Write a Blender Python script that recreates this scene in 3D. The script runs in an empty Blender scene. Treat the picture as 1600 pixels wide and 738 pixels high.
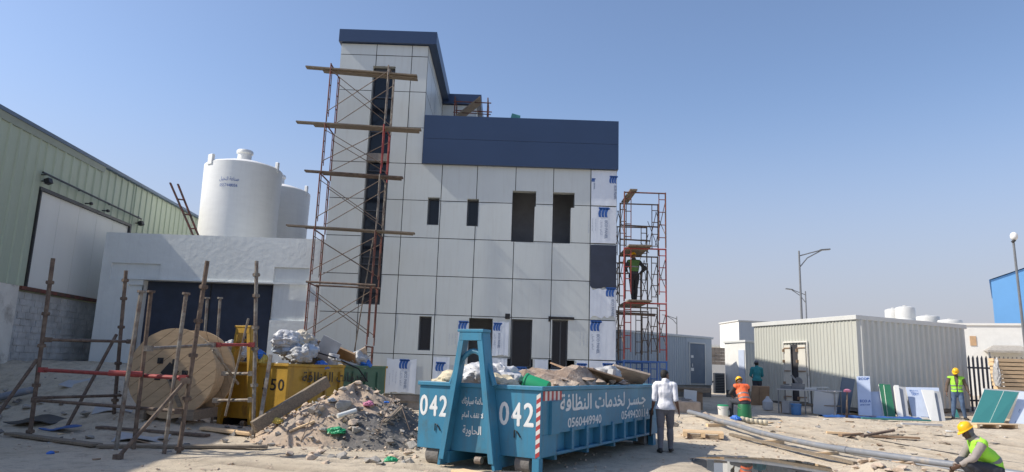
import bpy, bmesh, math, random
import numpy as np
from mathutils import Vector as V, Matrix, Quaternion, noise as mnoise
R = math.radians
random.seed(7)
sc = bpy.context.scene
col = sc.collection

# ------------------------------------------------------------------ camera
FPX, PITCH, ROLL, CAMH = 1100.0, R(10.5), R(1.9), 1.7
FW = V((0, math.cos(PITCH), math.sin(PITCH)))
r0, u0 = V((1, 0, 0)), V((0, -math.sin(PITCH), math.cos(PITCH)))
RT = math.cos(ROLL)*r0 + math.sin(ROLL)*u0
UP = -math.sin(ROLL)*r0 + math.cos(ROLL)*u0
cd = bpy.data.cameras.new('camera'); cam = bpy.data.objects.new('camera', cd); col.objects.link(cam)
cd.sensor_width = 36; cd.lens = 36*FPX/1600; cd.clip_end = 4000; cd.clip_start = 0.1
m = Matrix((RT, UP, -FW)).transposed().to_4x4(); m.translation = (0, 0, CAMH)
cam.matrix_world = m
sc.camera = cam
CAM = V((0, 0, CAMH))

# ------------------------------------------------------------------ light
SUN_EL, SUN_BEHIND = R(44.5), R(-6)
SDIR = V((-math.cos(SUN_BEHIND)*math.cos(SUN_EL), math.sin(SUN_BEHIND)*math.cos(SUN_EL), math.sin(SUN_EL)))
w = bpy.data.worlds.new('World'); sc.world = w; w.use_nodes = True
nt = w.node_tree
bg = nt.nodes['Background']
sky = nt.nodes.new('ShaderNodeTexSky'); sky.sky_type = 'NISHITA'; sky.sun_disc = False
sky.sun_elevation = SUN_EL; sky.sun_rotation = math.atan2(SDIR.x, SDIR.y)
sky.air_density = 1.0; sky.dust_density = 1.0; sky.ozone_density = 3.0; sky.altitude = 0
# dusty lavender haze low over the horizon
tc = nt.nodes.new('ShaderNodeTexCoord'); sx = nt.nodes.new('ShaderNodeSeparateXYZ'); nt.links.new(tc.outputs['Generated'], sx.inputs[0])
mr = nt.nodes.new('ShaderNodeMapRange'); mr.interpolation_type = 'SMOOTHERSTEP'; nt.links.new(sx.outputs[2], mr.inputs[0])
mr.inputs[1].default_value = -.05; mr.inputs[2].default_value = .42; mr.inputs[3].default_value = .92; mr.inputs[4].default_value = 0
mx = nt.nodes.new('ShaderNodeMixRGB'); nt.links.new(mr.outputs[0], mx.inputs[0]); nt.links.new(sky.outputs[0], mx.inputs[1]); mx.inputs[2].default_value = (2.50, 2.58, 2.98, 1)
ti = nt.nodes.new('ShaderNodeMixRGB'); ti.blend_type = 'MULTIPLY'; ti.inputs[0].default_value = 1; ti.inputs[2].default_value = (.79, .75, .75, 1)
nt.links.new(mx.outputs[0], ti.inputs[1]); nt.links.new(ti.outputs[0], bg.inputs[0]); bg.inputs[1].default_value = 0.15
sd = bpy.data.lights.new('sun', 'SUN'); sd.energy = 3.3; sd.angle = R(0.6); sd.color = (1, .93, .82)
so = bpy.data.objects.new('sun', sd); col.objects.link(so)
so.rotation_euler = (-SDIR).to_track_quat('-Z', 'Y').to_euler(); so.location = (-30, 0, 40)
sc.view_settings.view_transform = 'Standard'; sc.view_settings.look = 'None'
sc.view_settings.exposure = 0.68; sc.view_settings.gamma = 1

# ------------------------------------------------------------------ helpers
def at(x, y, Y):
    """world point seen at photo pixel (x,y) on the plane Y metres ahead"""
    d = FW + (x-800)/FPX*RT + (369-y)/FPX*UP
    return CAM + d*(Y/d.y)
def sm(a, b, t):
    t = min(1, max(0, (t-a)/(b-a))); return t*t*(3-2*t)
def gz(x, y):
    """height of the ground (without its small lumps)"""
    k = .45 + .55*sm(0, 4, x)
    z = k*(.36*sm(15.5, 24, y) + .22*sm(24, 34, y))
    z += 1.22*sm(15.6, 21.5, y+.25*(x+12))*(1-sm(-10.6, -7.8, x))*(1-sm(40, 55, y))
    z += .30*math.exp(-(((x+8.0)/1.6)**2+((y-16.5)/1.1)**2))
    z += .22*math.exp(-(((x-6.1)/.8)**2+((y-21.2)/.9)**2))
    z -= .15*math.exp(-(((x-5.2)/1.6)**4+((y-13.75)/2.45)**4))
    z += .20*math.exp(-(((x-7.2)/.75)**2+((y-13.75)/.6)**2))
    return z
def P(x, y, dz=0): return V((x, y, gz(x, y)+dz))

def tag(o, label=None, cat=None, group=None, kind=None):
    if label: o['label'] = label
    if cat: o['category'] = cat
    if group: o['group'] = group
    if kind: o['kind'] = kind
    return o
def thing(name, label, cat, loc, rz=0, group=None):
    o = bpy.data.objects.new(name, None); col.objects.link(o)
    o.empty_display_size = .2
    o.location = loc; o.rotation_euler = (0, 0, rz)
    return tag(o, label, cat, group)
def basis(d):
    d = V(d).normalized(); a = V((0, 0, 1)) if abs(d.z) < .9 else V((1, 0, 0))
    x = d.cross(a).normalized(); return x, d.cross(x).normalized()
class MB:
    def __init__(s): s.v = []; s.f = []; s.mi = []; s.cur = 0
    def face(s, pts):
        n = len(s.v); s.v += [tuple(p) for p in pts]; s.f.append(tuple(range(n, n+len(pts)))); s.mi.append(s.cur); return s
    def raw(s, vs, fs):
        n = len(s.v); s.v += [tuple(p) for p in vs]
        for f in fs: s.f.append(tuple(i+n for i in f)); s.mi.append(s.cur)
        return s
    def hexa(s, b, t):
        return s.raw(list(b)+list(t), [(3, 2, 1, 0), (4, 5, 6, 7)]+[(i, (i+1) % 4, (i+1) % 4+4, i+4) for i in range(4)])
    def box(s, x0, x1, y0, y1, z0, z1):
        return s.hexa([(x0, y0, z0), (x1, y0, z0), (x1, y1, z0), (x0, y1, z0)], [(x0, y0, z1), (x1, y0, z1), (x1, y1, z1), (x0, y1, z1)])
    def obox(s, c, sx, sy, sz, M=None):
        M = M or Matrix(); c = V(c)
        p = [c + M @ V((a*sx/2, b*sy/2, d*sz/2)) for d in (-1, 1) for a, b in ((-1, -1), (1, -1), (1, 1), (-1, 1))]
        return s.hexa(p[:4], p[4:])
    def bar(s, p, q, w_, h, up=(0, 0, 1)):
        p, q = V(p), V(q); d = (q-p).normalized(); x = d.cross(V(up))
        if x.length < 1e-4: x = d.cross(V((1, 0, 0)))
        x.normalize(); z = x.cross(d)
        a = [(-1, -1), (1, -1), (1, 1), (-1, 1)]
        return s.hexa([p + x*i*w_/2+z*j*h/2 for i, j in a], [q + x*i*w_/2+z*j*h/2 for i, j in a])
    def tube(s, p, q, r, n=8, r2=None):
        p, q = V(p), V(q); x, y = basis(q-p); r2 = r if r2 is None else r2
        A = [p+(x*math.cos(t)+y*math.sin(t))*r for t in [2*math.pi*i/n for i in range(n)]]
        B = [q+(x*math.cos(t)+y*math.sin(t))*r2 for t in [2*math.pi*i/n for i in range(n)]]
        return s.raw(A+B, [(i, (i+1) % n, (i+1) % n+n, i+n) for i in range(n)]+[tuple(range(n))[::-1], tuple(range(n, 2*n))])
    def path(s, pts, r, n=8):
        pts = [V(p) for p in pts]; x = None; rings = []
        for i, p in enumerate(pts):
            d = (pts[min(i+1, len(pts)-1)]-pts[max(i-1, 0)]).normalized()
            if x is None: x, _ = basis(d)
            else: x = (x-d*x.dot(d)).normalized()
            y = d.cross(x); rr = r[i] if isinstance(r, (list, tuple)) else r
            rings.append([p+(x*math.cos(2*math.pi*k/n)+y*math.sin(2*math.pi*k/n))*rr for k in range(n)])
        fs = [(i*n+k, i*n+(k+1) % n, (i+1)*n+(k+1) % n, (i+1)*n+k) for i in range(len(pts)-1) for k in range(n)]
        fs += [tuple(range(n))[::-1], tuple(range((len(pts)-1)*n, len(pts)*n))]
        return s.raw([p for g in rings for p in g], fs)
    def lathe(s, c, prof, n=24, ax=(0, 0, 1), ex=None):
        c = V(c); ax = V(ax).normalized()
        if ex is None: x, y = basis(ax)
        else: x = V(ex); y = ax.cross(x)
        vs = [c+ax*h+(x*math.cos(2*math.pi*k/n)+y*math.sin(2*math.pi*k/n))*r for r, h in prof for k in range(n)]
        fs = [(i*n+k, i*n+(k+1) % n, (i+1)*n+(k+1) % n, (i+1)*n+k) for i in range(len(prof)-1) for k in range(n)]
        fs += [tuple(range(n))[::-1], tuple(range((len(prof)-1)*n, len(prof)*n))]
        return s.raw(vs, fs)
    def ell(s, c, rx, ry, rz, M=None, nu=14, nv=9):
        c = V(c); M = M or Matrix.Identity(3); vs = []; fs = []
        for j in range(nv+1):
            t = math.pi*j/nv
            for i in range(nu):
                u = 2*math.pi*i/nu; vs.append(c+M @ V((rx*math.sin(t)*math.cos(u), ry*math.sin(t)*math.sin(u), rz*math.cos(t))))
        for j in range(nv):
            for i in range(nu): fs.append((j*nu+i, (j+1)*nu+i, (j+1)*nu+(i+1) % nu, j*nu+(i+1) % nu))
        return s.raw(vs, fs)
    def rock(s, c, sx, sy=None, sz=None, n=14, rz=None):
        sy = sy or sx; sz = sz or sx
        bm = bmesh.new(); a = random.random()*6.28 if rz is None else rz; ca, sa = math.cos(a), math.sin(a)
        for _ in range(n):
            p = V((random.gauss(0, 1), random.gauss(0, 1), random.gauss(0, 1))).normalized()
            p = V((p.x*sx, p.y*sy, p.z*sz))*random.uniform(.75, 1.05)
            bm.verts.new((c[0]+p.x*ca-p.y*sa, c[1]+p.x*sa+p.y*ca, c[2]+p.z))
        bmesh.ops.convex_hull(bm, input=bm.verts)
        for v_ in [v_ for v_ in bm.verts if not v_.link_faces]: bm.verts.remove(v_)
        bm.verts.index_update(); bm.verts.ensure_lookup_table()
        s.raw([v_.co[:] for v_ in bm.verts], [tuple(q.index for q in f.verts) for f in bm.faces]); bm.free(); return s
    def build(s, name, mt, parent=None, smooth=False, local=False, bevel=0):
        me = bpy.data.meshes.new(name); vs = s.v
        if parent is not None and not local:
            inv = (Matrix.Translation(wl(parent)) @ wr(parent)).inverted()
            vs = [inv @ V(p) for p in vs]
        elif parent is None:                                # give it a sensible origin at the base
            a = np.array(s.v); o0 = V(((a[:, 0].min()+a[:, 0].max())/2, (a[:, 1].min()+a[:, 1].max())/2, a[:, 2].min()))
            vs = [V(p)-o0 for p in vs]
        me.from_pydata([tuple(p) for p in vs], [], s.f)
        for q in (mt if isinstance(mt, (list, tuple)) else [mt]): me.materials.append(q)
        me.polygons.foreach_set('material_index', s.mi)
        bm = bmesh.new(); bm.from_mesh(me)
        bmesh.ops.recalc_face_normals(bm, faces=bm.faces); bm.to_mesh(me); bm.free()
        if smooth: me.polygons.foreach_set('use_smooth', [True]*len(me.polygons)); me.set_sharp_from_angle(angle=R(40))
        o = bpy.data.objects.new(name, me); col.objects.link(o)
        if parent is not None: o.parent = parent
        else: o.location = o0
        if bevel:
            b = o.modifiers.new('bevel', 'BEVEL'); b.width = bevel; b.segments = 2; b.limit_method = 'ANGLE'
        return o
def wl(o):
    if o is None: return V((0, 0, 0))
    return wl(o.parent) + (wr(o.parent) @ V(o.location)) if o.parent else V(o.location)
def wr(o):
    if o is None: return Matrix()
    return (wr(o.parent) if o.parent else Matrix()) @ o.rotation_euler.to_matrix().to_4x4()

# ---- materials
def mat(name, c, rough=.65, metal=0, var=.14, scale=3, bump=0, bscale=25, spec=.5, stain=None, stain_at=.6, sscale=1.2, stretch=None, streak=0, streak_c=(.12, .10, .08), scratch=0):
    mt = bpy.data.materials.new(name); mt.use_nodes = True; n = mt.node_tree; b = n.nodes['Principled BSDF']
    b.inputs['Roughness'].default_value = rough; b.inputs['Metallic'].default_value = metal; b.inputs['Specular IOR Level'].default_value = spec
    tc = n.nodes.new('ShaderNodeTexCoord'); src = tc.outputs['Object']
    if stretch:
        mp = n.nodes.new('ShaderNodeMapping'); mp.inputs['Scale'].default_value = stretch; n.links.new(src, mp.inputs[0]); src = mp.outputs[0]
    nz = n.nodes.new('ShaderNodeTexNoise'); nz.inputs['Scale'].default_value = scale; nz.inputs['Detail'].default_value = 6; nz.inputs['Roughness'].default_value = .65
    n.links.new(src, nz.inputs['Vector'])
    rp = n.nodes.new('ShaderNodeValToRGB'); e = rp.color_ramp.elements
    e[0].position = .3; e[1].position = .7
    e[0].color = tuple(max(0, x*(1-var)) for x in c)+(1,); e[1].color = tuple(min(1, x*(1+var)) for x in c)+(1,)
    n.links.new(nz.outputs[0], rp.inputs[0]); out = rp.outputs[0]
    if stain:
        n2 = n.nodes.new('ShaderNodeTexNoise'); n2.inputs['Scale'].default_value = sscale; n2.inputs['Detail'].default_value = 8; n2.inputs['Roughness'].default_value = .7
        n.links.new(src, n2.inputs['Vector'])
        r2 = n.nodes.new('ShaderNodeValToRGB'); r2.color_ramp.elements[0].position = stain_at-.08; r2.color_ramp.elements[1].position = stain_at+.1
        n.links.new(n2.outputs[0], r2.inputs[0]); mx = n.nodes.new('ShaderNodeMixRGB')
        n.links.new(r2.outputs[0], mx.inputs[0]); n.links.new(out, mx.inputs[1]); mx.inputs[2].default_value = tuple(stain)+(1,); out = mx.outputs[0]
    def over(vec_scale, nsc, lo, hi, amount, c_):
        nonlocal out
        mp_ = n.nodes.new('ShaderNodeMapping'); mp_.inputs['Scale'].default_value = vec_scale; n.links.new(tc.outputs['Object'], mp_.inputs[0])
        q = n.nodes.new('ShaderNodeTexNoise'); q.inputs['Scale'].default_value = nsc; q.inputs['Detail'].default_value = 7; q.inputs['Roughness'].default_value = .7; n.links.new(mp_.outputs[0], q.inputs['Vector'])
        r_ = n.nodes.new('ShaderNodeValToRGB'); r_.color_ramp.elements[0].position = lo; r_.color_ramp.elements[1].position = hi; r_.color_ramp.elements[1].color = (amount, amount, amount, 1); n.links.new(q.outputs[0], r_.inputs[0])
        mx_ = n.nodes.new('ShaderNodeMixRGB'); n.links.new(r_.outputs[0], mx_.inputs[0]); n.links.new(out, mx_.inputs[1]); mx_.inputs[2].default_value = tuple(c_)+(1,); out = mx_.outputs[0]
    if streak: over((5, 5, .35), 1.6, .50, .74, streak, streak_c)
    if scratch: over((1, 1, 5), 7, .66, .70, scratch, (.26, .20, .16))
    n.links.new(out, b.inputs['Base Color'])
    if bump:
        n3 = n.nodes.new('ShaderNodeTexNoise'); n3.inputs['Scale'].default_value = bscale; n3.inputs['Detail'].default_value = 5
        n.links.new(src, n3.inputs['Vector'])
        bp = n.nodes.new('ShaderNodeBump'); bp.inputs['Strength'].default_value = bump; bp.inputs['Distance'].default_value = .03
        n.links.new(n3.outputs[0], bp.inputs['Height']); n.links.new(bp.outputs[0], b.inputs['Normal'])
    return mt
M = {}
M['acp'] = mat('white_composite', (.55, .59, .585), .36, var=.035, scale=.8, spec=.5, streak=.34, streak_c=(.43, .43, .40))
M['joint'] = mat('black_joint', (.02, .02, .022), .8)
M['blue'] = mat('navy_composite', (.024, .050, .115), .38, var=.06, scale=.5)
M['navy'] = mat('navy_membrane', (.028, .038, .065), .6, var=.2, scale=2)
M['film'] = mat('protective_film', (.66, .72, .80), .35, var=.05, scale=1.5, bump=.12, bscale=3)
M['ink'] = mat('blue_ink', (.02, .10, .36), .5, var=.15)
M['inkgrey'] = mat('grey_ink', (.28, .34, .46), .6)
M['dark'] = mat('dark_doorway_shade', (.05, .05, .055), .9, var=.3)
M['conc'] = mat('raw_concrete', (.27, .25, .23), .9, var=.2, bump=.3, stain=(.16, .14, .12))
M['inner'] = mat('grey_blockwork', (.30, .32, .36), .9, var=.12)
M['glass'] = mat('tinted_glass', (.010, .014, .022), .10, var=.1, spec=.35)
M['alu'] = mat('dark_aluminium', (.07, .075, .085), .4, .6)
M['plaster'] = mat('grey_plaster', (.72, .755, .745), .88, var=.05, scale=1, bump=.38, bscale=5, stain=(.66, .69, .69), stain_at=.62, streak=.35, streak_c=(.55, .57, .56))
M['plasterw'] = mat('cream_plaster', (.74, .72, .66), .9, var=.1, scale=1.5, stain=(.33, .30, .26), bump=.3)
M['green'] = mat('green_sheet', (.45, .515, .40), .5, var=.07, scale=.7, stain=(.48, .54, .43), stain_at=.62, stretch=(1, 1, .3), streak=.25, streak_c=(.36, .39, .33))
M['trim'] = mat('grey_green_trim', (.30, .35, .31), .5, var=.08)
M['gutter'] = mat('blue_grey_gutter', (.12, .18, .27), .45)
M['door_w'] = mat('white_door_panel', (.78, .79, .75), .42, var=.05, scale=.6, stretch=(1, 1, .3))
M['black'] = mat('black_steel', (.02, .02, .022), .5)
M['rub'] = mat('black_rubber', (.025, .025, .025), .8)
M['tank'] = mat('white_plastic_tank', (.80, .80, .77), .45, var=.03, bump=.25, bscale=1.6, stretch=(.6, .6, 2), streak=.22, streak_c=(.62, .61, .57))
M['tank_far'] = mat('weathered_plastic_tank', (.56, .56, .54), .5, var=.05, streak=.3, streak_c=(.44, .43, .40))
M['rustred'] = mat('rusty_red_steel', (.19, .062, .045), .75, var=.45, scale=12, stain=(.10, .065, .05), stain_at=.5, sscale=4)
M['red'] = mat('red_oxide_steel', (.30, .05, .045), .65, var=.3, scale=9, stain=(.17, .07, .05), stain_at=.62, sscale=5)
M['rustbrown'] = mat('brown_rusty_pipe', (.12, .085, .065), .8, var=.4, scale=14, stain=(.2, .15, .11), stain_at=.55, sscale=6)
M['galv'] = mat('worn_grey_pipe', (.25, .23, .20), .6, .3, var=.3, scale=14, stain=(.15, .105, .08), stain_at=.52, sscale=5)
M['sc_blue'] = mat('blue_scaffold_paint', (.04, .12, .36), .55, var=.2)
M['plank'] = mat('weathered_plank', (.215, .175, .13), .85, var=.35, scale=6, stretch=(1, 6, 6), bump=.3)
M['wood'] = mat('fresh_timber', (.72, .52, .31), .75, var=.2, scale=5, stretch=(1, 8, 8))
M['ply'] = mat('plywood', (.44, .315, .19), .75, var=.14, scale=3, stretch=(1, 1, 6), stain=(.33, .23, .14), stain_at=.66)
M['yellow'] = mat('yellow_skip_paint', (.44, .26, .03), .55, var=.18, scale=2, stain=(.20, .12, .04), stain_at=.63, sscale=2.2, bump=.12, bscale=3, streak=.5, streak_c=(.16, .10, .04), scratch=.5)
M['sgreen'] = mat('green_skip_paint', (.075, .155, .10), .6, var=.2, scale=2, stain=(.15, .12, .06), stain_at=.68)
M['teal'] = mat('blue_skip_paint', (.042, .205, .33), .5, var=.12, scale=1.6, stain=(.06, .15, .20), stain_at=.64, sscale=2.5, bump=.10, bscale=2.5, streak=.6, streak_c=(.09, .13, .14), scratch=.85)
M['white'] = mat('white_paint', (.78, .78, .76), .55, var=.06)
M['stencil'] = mat('worn_white_lettering', (.72, .74, .74), .6, var=.1, stain=(.35, .47, .54), stain_at=.66, sscale=6, scratch=.3)
M['signred'] = mat('red_reflective', (.36, .045, .05), .5, var=.2, scale=8)
M['signwhite'] = mat('white_reflective', (.62, .60, .58), .5, var=.12, scale=8)
M['bagw'] = mat('white_plastic_bag', (.52, .53, .55), .5, var=.1, bump=.7, bscale=9, stain=(.42, .42, .42), stain_at=.6, sscale=3)
M['bagl'] = mat('bluish_plastic_bag', (.40, .46, .54), .5, var=.12, bump=.5, bscale=9)
M['bagt'] = mat('beige_plastic_bag', (.50, .45, .36), .55, var=.15, bump=.5, bscale=9)
M['bagg'] = mat('grey_plastic_bag', (.36, .37, .38), .45, var=.2, bump=.7, bscale=9)
M['bagd'] = mat('dark_grey_bag', (.13, .135, .14), .4, var=.3, bump=.7, bscale=9)
M['bagc'] = mat('cream_sack', (.56, .49, .35), .7, var=.15, bump=.6, bscale=8)
M['bagb'] = mat('blue_plastic', (.035, .16, .55), .4, var=.2, bump=.6, bscale=9)
M['pink'] = mat('pink_plastic', (.55, .20, .30), .5, var=.15)
M['bagy'] = mat('yellow_plastic', (.62, .46, .10), .5, var=.2, bump=.5)
M['gplast'] = mat('green_plastic', (.02, .30, .13), .4, var=.08)
M['gbucket'] = mat('dark_green_bucket', (.015, .14, .055), .45, var=.08)
M['card'] = mat('brown_cardboard', (.30, .20, .125), .85, var=.2)
M['greyboard'] = mat('grey_board', (.40, .41, .42), .8, var=.12)
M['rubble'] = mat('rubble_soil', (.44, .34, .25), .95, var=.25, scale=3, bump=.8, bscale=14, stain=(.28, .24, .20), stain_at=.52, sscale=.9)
M['rubble_shade'] = mat('rubble_painted_shade', (.15, .14, .13), .95, var=.3, scale=4, bump=.8, bscale=14)  # rubble colour that paints the heap's shaded flank
M['stone'] = mat('grey_stone', (.33, .31, .28), .9, var=.25, scale=5, bump=.4)
M['stone_b'] = mat('beige_stone', (.50, .40, .31), .9, var=.2, scale=5, bump=.4)
M['stone_d'] = mat('dark_stone', (.18, .17, .16), .9, var=.25, scale=5, bump=.4)
M['mud'] = mat('brown_debris', (.30, .22, .165), .9, var=.35, scale=4, bump=.7, stain=(.40, .34, .28), stain_at=.55, sscale=2)
M['cab_w'] = mat('cream_cabin_sheet_lit', (.50, .51, .46), .45, var=.04, scale=1, stretch=(1, 1, .2), stain=(.43, .42, .36), stain_at=.68, streak=.35, streak_c=(.36, .33, .27))
M['cab_door_w'] = mat('cream_door', (.66, .64, .56), .5, var=.08, stain=(.40, .31, .22), stain_at=.68, sscale=3)
M['cab_shaded'] = mat('cream_cabin_sheet_shaded', (.58, .59, .55), .5, var=.06, scale=1, stretch=(1, 1, .2), streak=.35, streak_c=(.44, .43, .39))  # same cabin sheet, second tone set for its shaded end
M['cab_b'] = mat('blue_grey_sheet_and_shade', (.42, .47, .51), .5, var=.05, scale=1, stretch=(1, 1, .2))  # grey cabin's sheet; also paints shade on two white buildings
M['cab_trim'] = mat('white_trim', (.62, .63, .61), .5, var=.06)
M['cab_door'] = mat('slate_blue_door', (.10, .15, .22), .5, var=.1)
M['offw'] = mat('off_white_wall', (.70, .70, .67), .8, var=.05)
M['bluebuild'] = mat('hazed_blue_sheet', (.13, .33, .62), .55, var=.05, scale=.3)  # blue paled to carry the haze of distance
M['tan'] = mat('tan_shutter', (.50, .33, .19), .7)
M['block'] = mat('brown_block', (.27, .235, .20), .9, var=.15)
M['fence'] = mat('grey_fence_steel', (.12, .125, .14), .55, .3)
M['lamp'] = mat('grey_lamp_steel', (.20, .21, .22), .5, .4)
M['panel_teal'] = mat('teal_board', (.055, .23, .22), .4, var=.06, scale=1)
M['panel_green'] = mat('dark_green_board', (.035, .16, .085), .45, var=.06)
M['panel_w'] = mat('white_board', (.70, .70, .67), .45, var=.03)
M['panel_print'] = mat('pale_blue_film_board', (.50, .57, .70), .45, var=.06)
M['pvc'] = mat('grey_pvc_pipe', (.20, .215, .24), .45, var=.12, scale=4, stain=(.38, .33, .27), stain_at=.62, sscale=3)
M['clear'] = mat('milky_plastic_wrap', (.42, .42, .42), .45, var=.2, bump=.6, bscale=6)
M['tarp'] = mat('blue_tarpaulin', (.03, .10, .30), .6, var=.25, bump=.6, bscale=6)
M['bluebucket'] = mat('blue_bucket', (.07, .20, .42), .5, var=.1)
M['skin'] = mat('brown_skin', (.155, .080, .050), .55, var=.1)
M['skin2'] = mat('dark_brown_skin', (.10, .055, .037), .55, var=.1)
M['hair'] = mat('black_hair', (.014, .012, .011), .7, bump=.5, bscale=60)
M['shirt_w'] = mat('white_shirt', (.76, .76, .79), .8, var=.04, bump=.35, bscale=9)
M['grey_tr'] = mat('grey_trousers', (.17, .16, .165), .85, var=.12, bump=.4, bscale=9)
M['navy_tr'] = mat('dark_navy_trousers', (.04, .045, .06), .85, var=.15, bump=.4, bscale=9)
M['black_tr'] = mat('black_trousers', (.022, .022, .025), .85, var=.15, bump=.4, bscale=9)
M['jeans'] = mat('blue_jeans', (.08, .13, .22), .85, var=.25, scale=5, bump=.4, bscale=9)
M['teal_sh'] = mat('teal_shirt', (.035, .24, .27), .85, var=.08, bump=.35, bscale=9)
M['brown_sh'] = mat('brown_shirt', (.12, .085, .065), .85, var=.15, bump=.35, bscale=9)
M['greysh'] = mat('grey_shirt', (.29, .26, .24), .85, var=.12, bump=.35, bscale=9)
M['darksh'] = mat('dark_shirt', (.045, .045, .05), .85, var=.15, bump=.35, bscale=9)
M['orange'] = mat('orange_hi_vis', (.90, .16, .05), .7, var=.06, bump=.25, bscale=8)
M['lime'] = mat('lime_hi_vis', (.36, .80, .06), .7, var=.06, bump=.25, bscale=8)
M['olive'] = mat('green_harness_vest', (.08, .17, .045), .75, var=.15)
M['refl'] = mat('grey_reflective_tape', (.20, .21, .22), .45, var=.1)
M['hat'] = mat('yellow_helmet', (.85, .48, .015), .35, var=.04)
M['shoe'] = mat('dark_shoes', (.03, .027, .025), .6)
M['capgrey'] = mat('grey_cap', (.14, .14, .16), .85)
M['eye'] = mat('eye', (.02, .015, .012), .2)
M['water'] = mat('puddle_water', (.055, .050, .040), .015, var=.05, spec=.55)

# ---- numpy noise
def vnoise(x, y, seed=0):
    xi = np.floor(x).astype(np.int64); yi = np.floor(y).astype(np.int64); xf = x-xi; yf = y-yi
    def h(a, b):
        n = (a*374761393+b*668265263+seed*974711) & 0x7fffffff
        n = ((n ^ (n >> 13))*1274126177) & 0x7fffffff
        return ((n ^ (n >> 16)) & 0xffff)/65535.
    u = xf*xf*(3-2*xf); v_ = yf*yf*(3-2*yf)
    return (h(xi, yi)*(1-u)+h(xi+1, yi)*u)*(1-v_)+(h(xi, yi+1)*(1-u)+h(xi+1, yi+1)*u)*v_
def fbm(x, y, o=4, seed=0):
    s = 0; a = .5
    for i in range(o): s = s+a*(vnoise(x*2**i, y*2**i, seed+i)-.5); a *= .5
    return s

# ---- Arabic letter shaping (isolated-form code point, joins on both sides?)
AR = {'ا': (0xFE8D, 0), 'أ': (0xFE83, 0), 'ب': (0xFE8F, 1), 'ة': (0xFE93, 0), 'ت': (0xFE95, 1), 'ج': (0xFE9D, 1), 'ح': (0xFEA1, 1), 'خ': (0xFEA5, 1),
      'د': (0xFEA9, 0), 'ر': (0xFEAD, 0), 'س': (0xFEB1, 1), 'ص': (0xFEB9, 1), 'ظ': (0xFEC5, 1), 'ع': (0xFEC9, 1), 'ف': (0xFED1, 1), 'ق': (0xFED5, 1), 'ك': (0xFED9, 1),
      'ل': (0xFEDD, 1), 'م': (0xFEE1, 1), 'ن': (0xFEE5, 1), 'ه': (0xFEE9, 1), 'و': (0xFEED, 0), 'ي': (0xFEF1, 1)}
def arabic(t):
    out = []; i = 0; prev = False
    while i < len(t):
        c = t[i]
        if c == 'ل' and i+1 < len(t) and t[i+1] in 'اأ':
            out.append(chr((0xFEFB if t[i+1] == 'ا' else 0xFEF7)+(1 if prev else 0))); prev = False; i += 2; continue
        if c == 'ـ': out.append(c); prev = True; i += 1; continue
        if c not in AR: out.append(c); prev = False; i += 1; continue
        b, dual = AR[c]; nx = i+1 < len(t) and (t[i+1] in AR or t[i+1] == 'ـ')
        if dual: out.append(chr(b+(3 if prev and nx else 2 if nx else 1 if prev else 0)))
        else: out.append(chr(b+(1 if prev else 0)))
        prev = bool(dual); i += 1
    return ''.join(reversed(out))
_tc = {}
def text_geo(t):
    if t not in _tc:
        cu = bpy.data.curves.new('t', 'FONT'); cu.body = t; cu.size = 1; cu.resolution_u = 3
        o = bpy.data.objects.new('t', cu); col.objects.link(o); dg = bpy.context.evaluated_depsgraph_get(); dg.update()
        me = bpy.data.meshes.new_from_object(o.evaluated_get(dg))
        vs = [v_.co.copy() for v_ in me.vertices]; fs = [tuple(p.vertices) for p in me.polygons]
        bpy.data.objects.remove(o); bpy.data.curves.remove(cu); bpy.data.meshes.remove(me)
        x0, x1 = min(p.x for p in vs), max(p.x for p in vs); y0, y1 = min(p.y for p in vs), max(p.y for p in vs)
        _tc[t] = ([V((p.x-x0, p.y-y0, 0)) for p in vs], fs, x1-x0, y1-y0)
    return _tc[t]
def add_text(mb, t, o, ex, ey, W=None, H=None, fat=0):
    """lower-left corner o, along ex, up ey, fitted to width W and height H"""
    vs, fs, tw, th = text_geo(t); o, ex, ey = V(o), V(ex), V(ey)
    kx = W/tw if W else H/th; ky = H/th if H else kx
    for dx, dy in ([(0, 0)] if not fat else [(-fat, 0), (fat, 0), (0, fat), (0, -fat)]):
        mb.raw([o+ex*(p.x*kx+dx)+ey*(p.y*ky+dy)+ex.cross(ey)*(.0008*(dx+2*dy)/fat if fat else 0) for p in vs], fs)
    return mb

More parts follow.
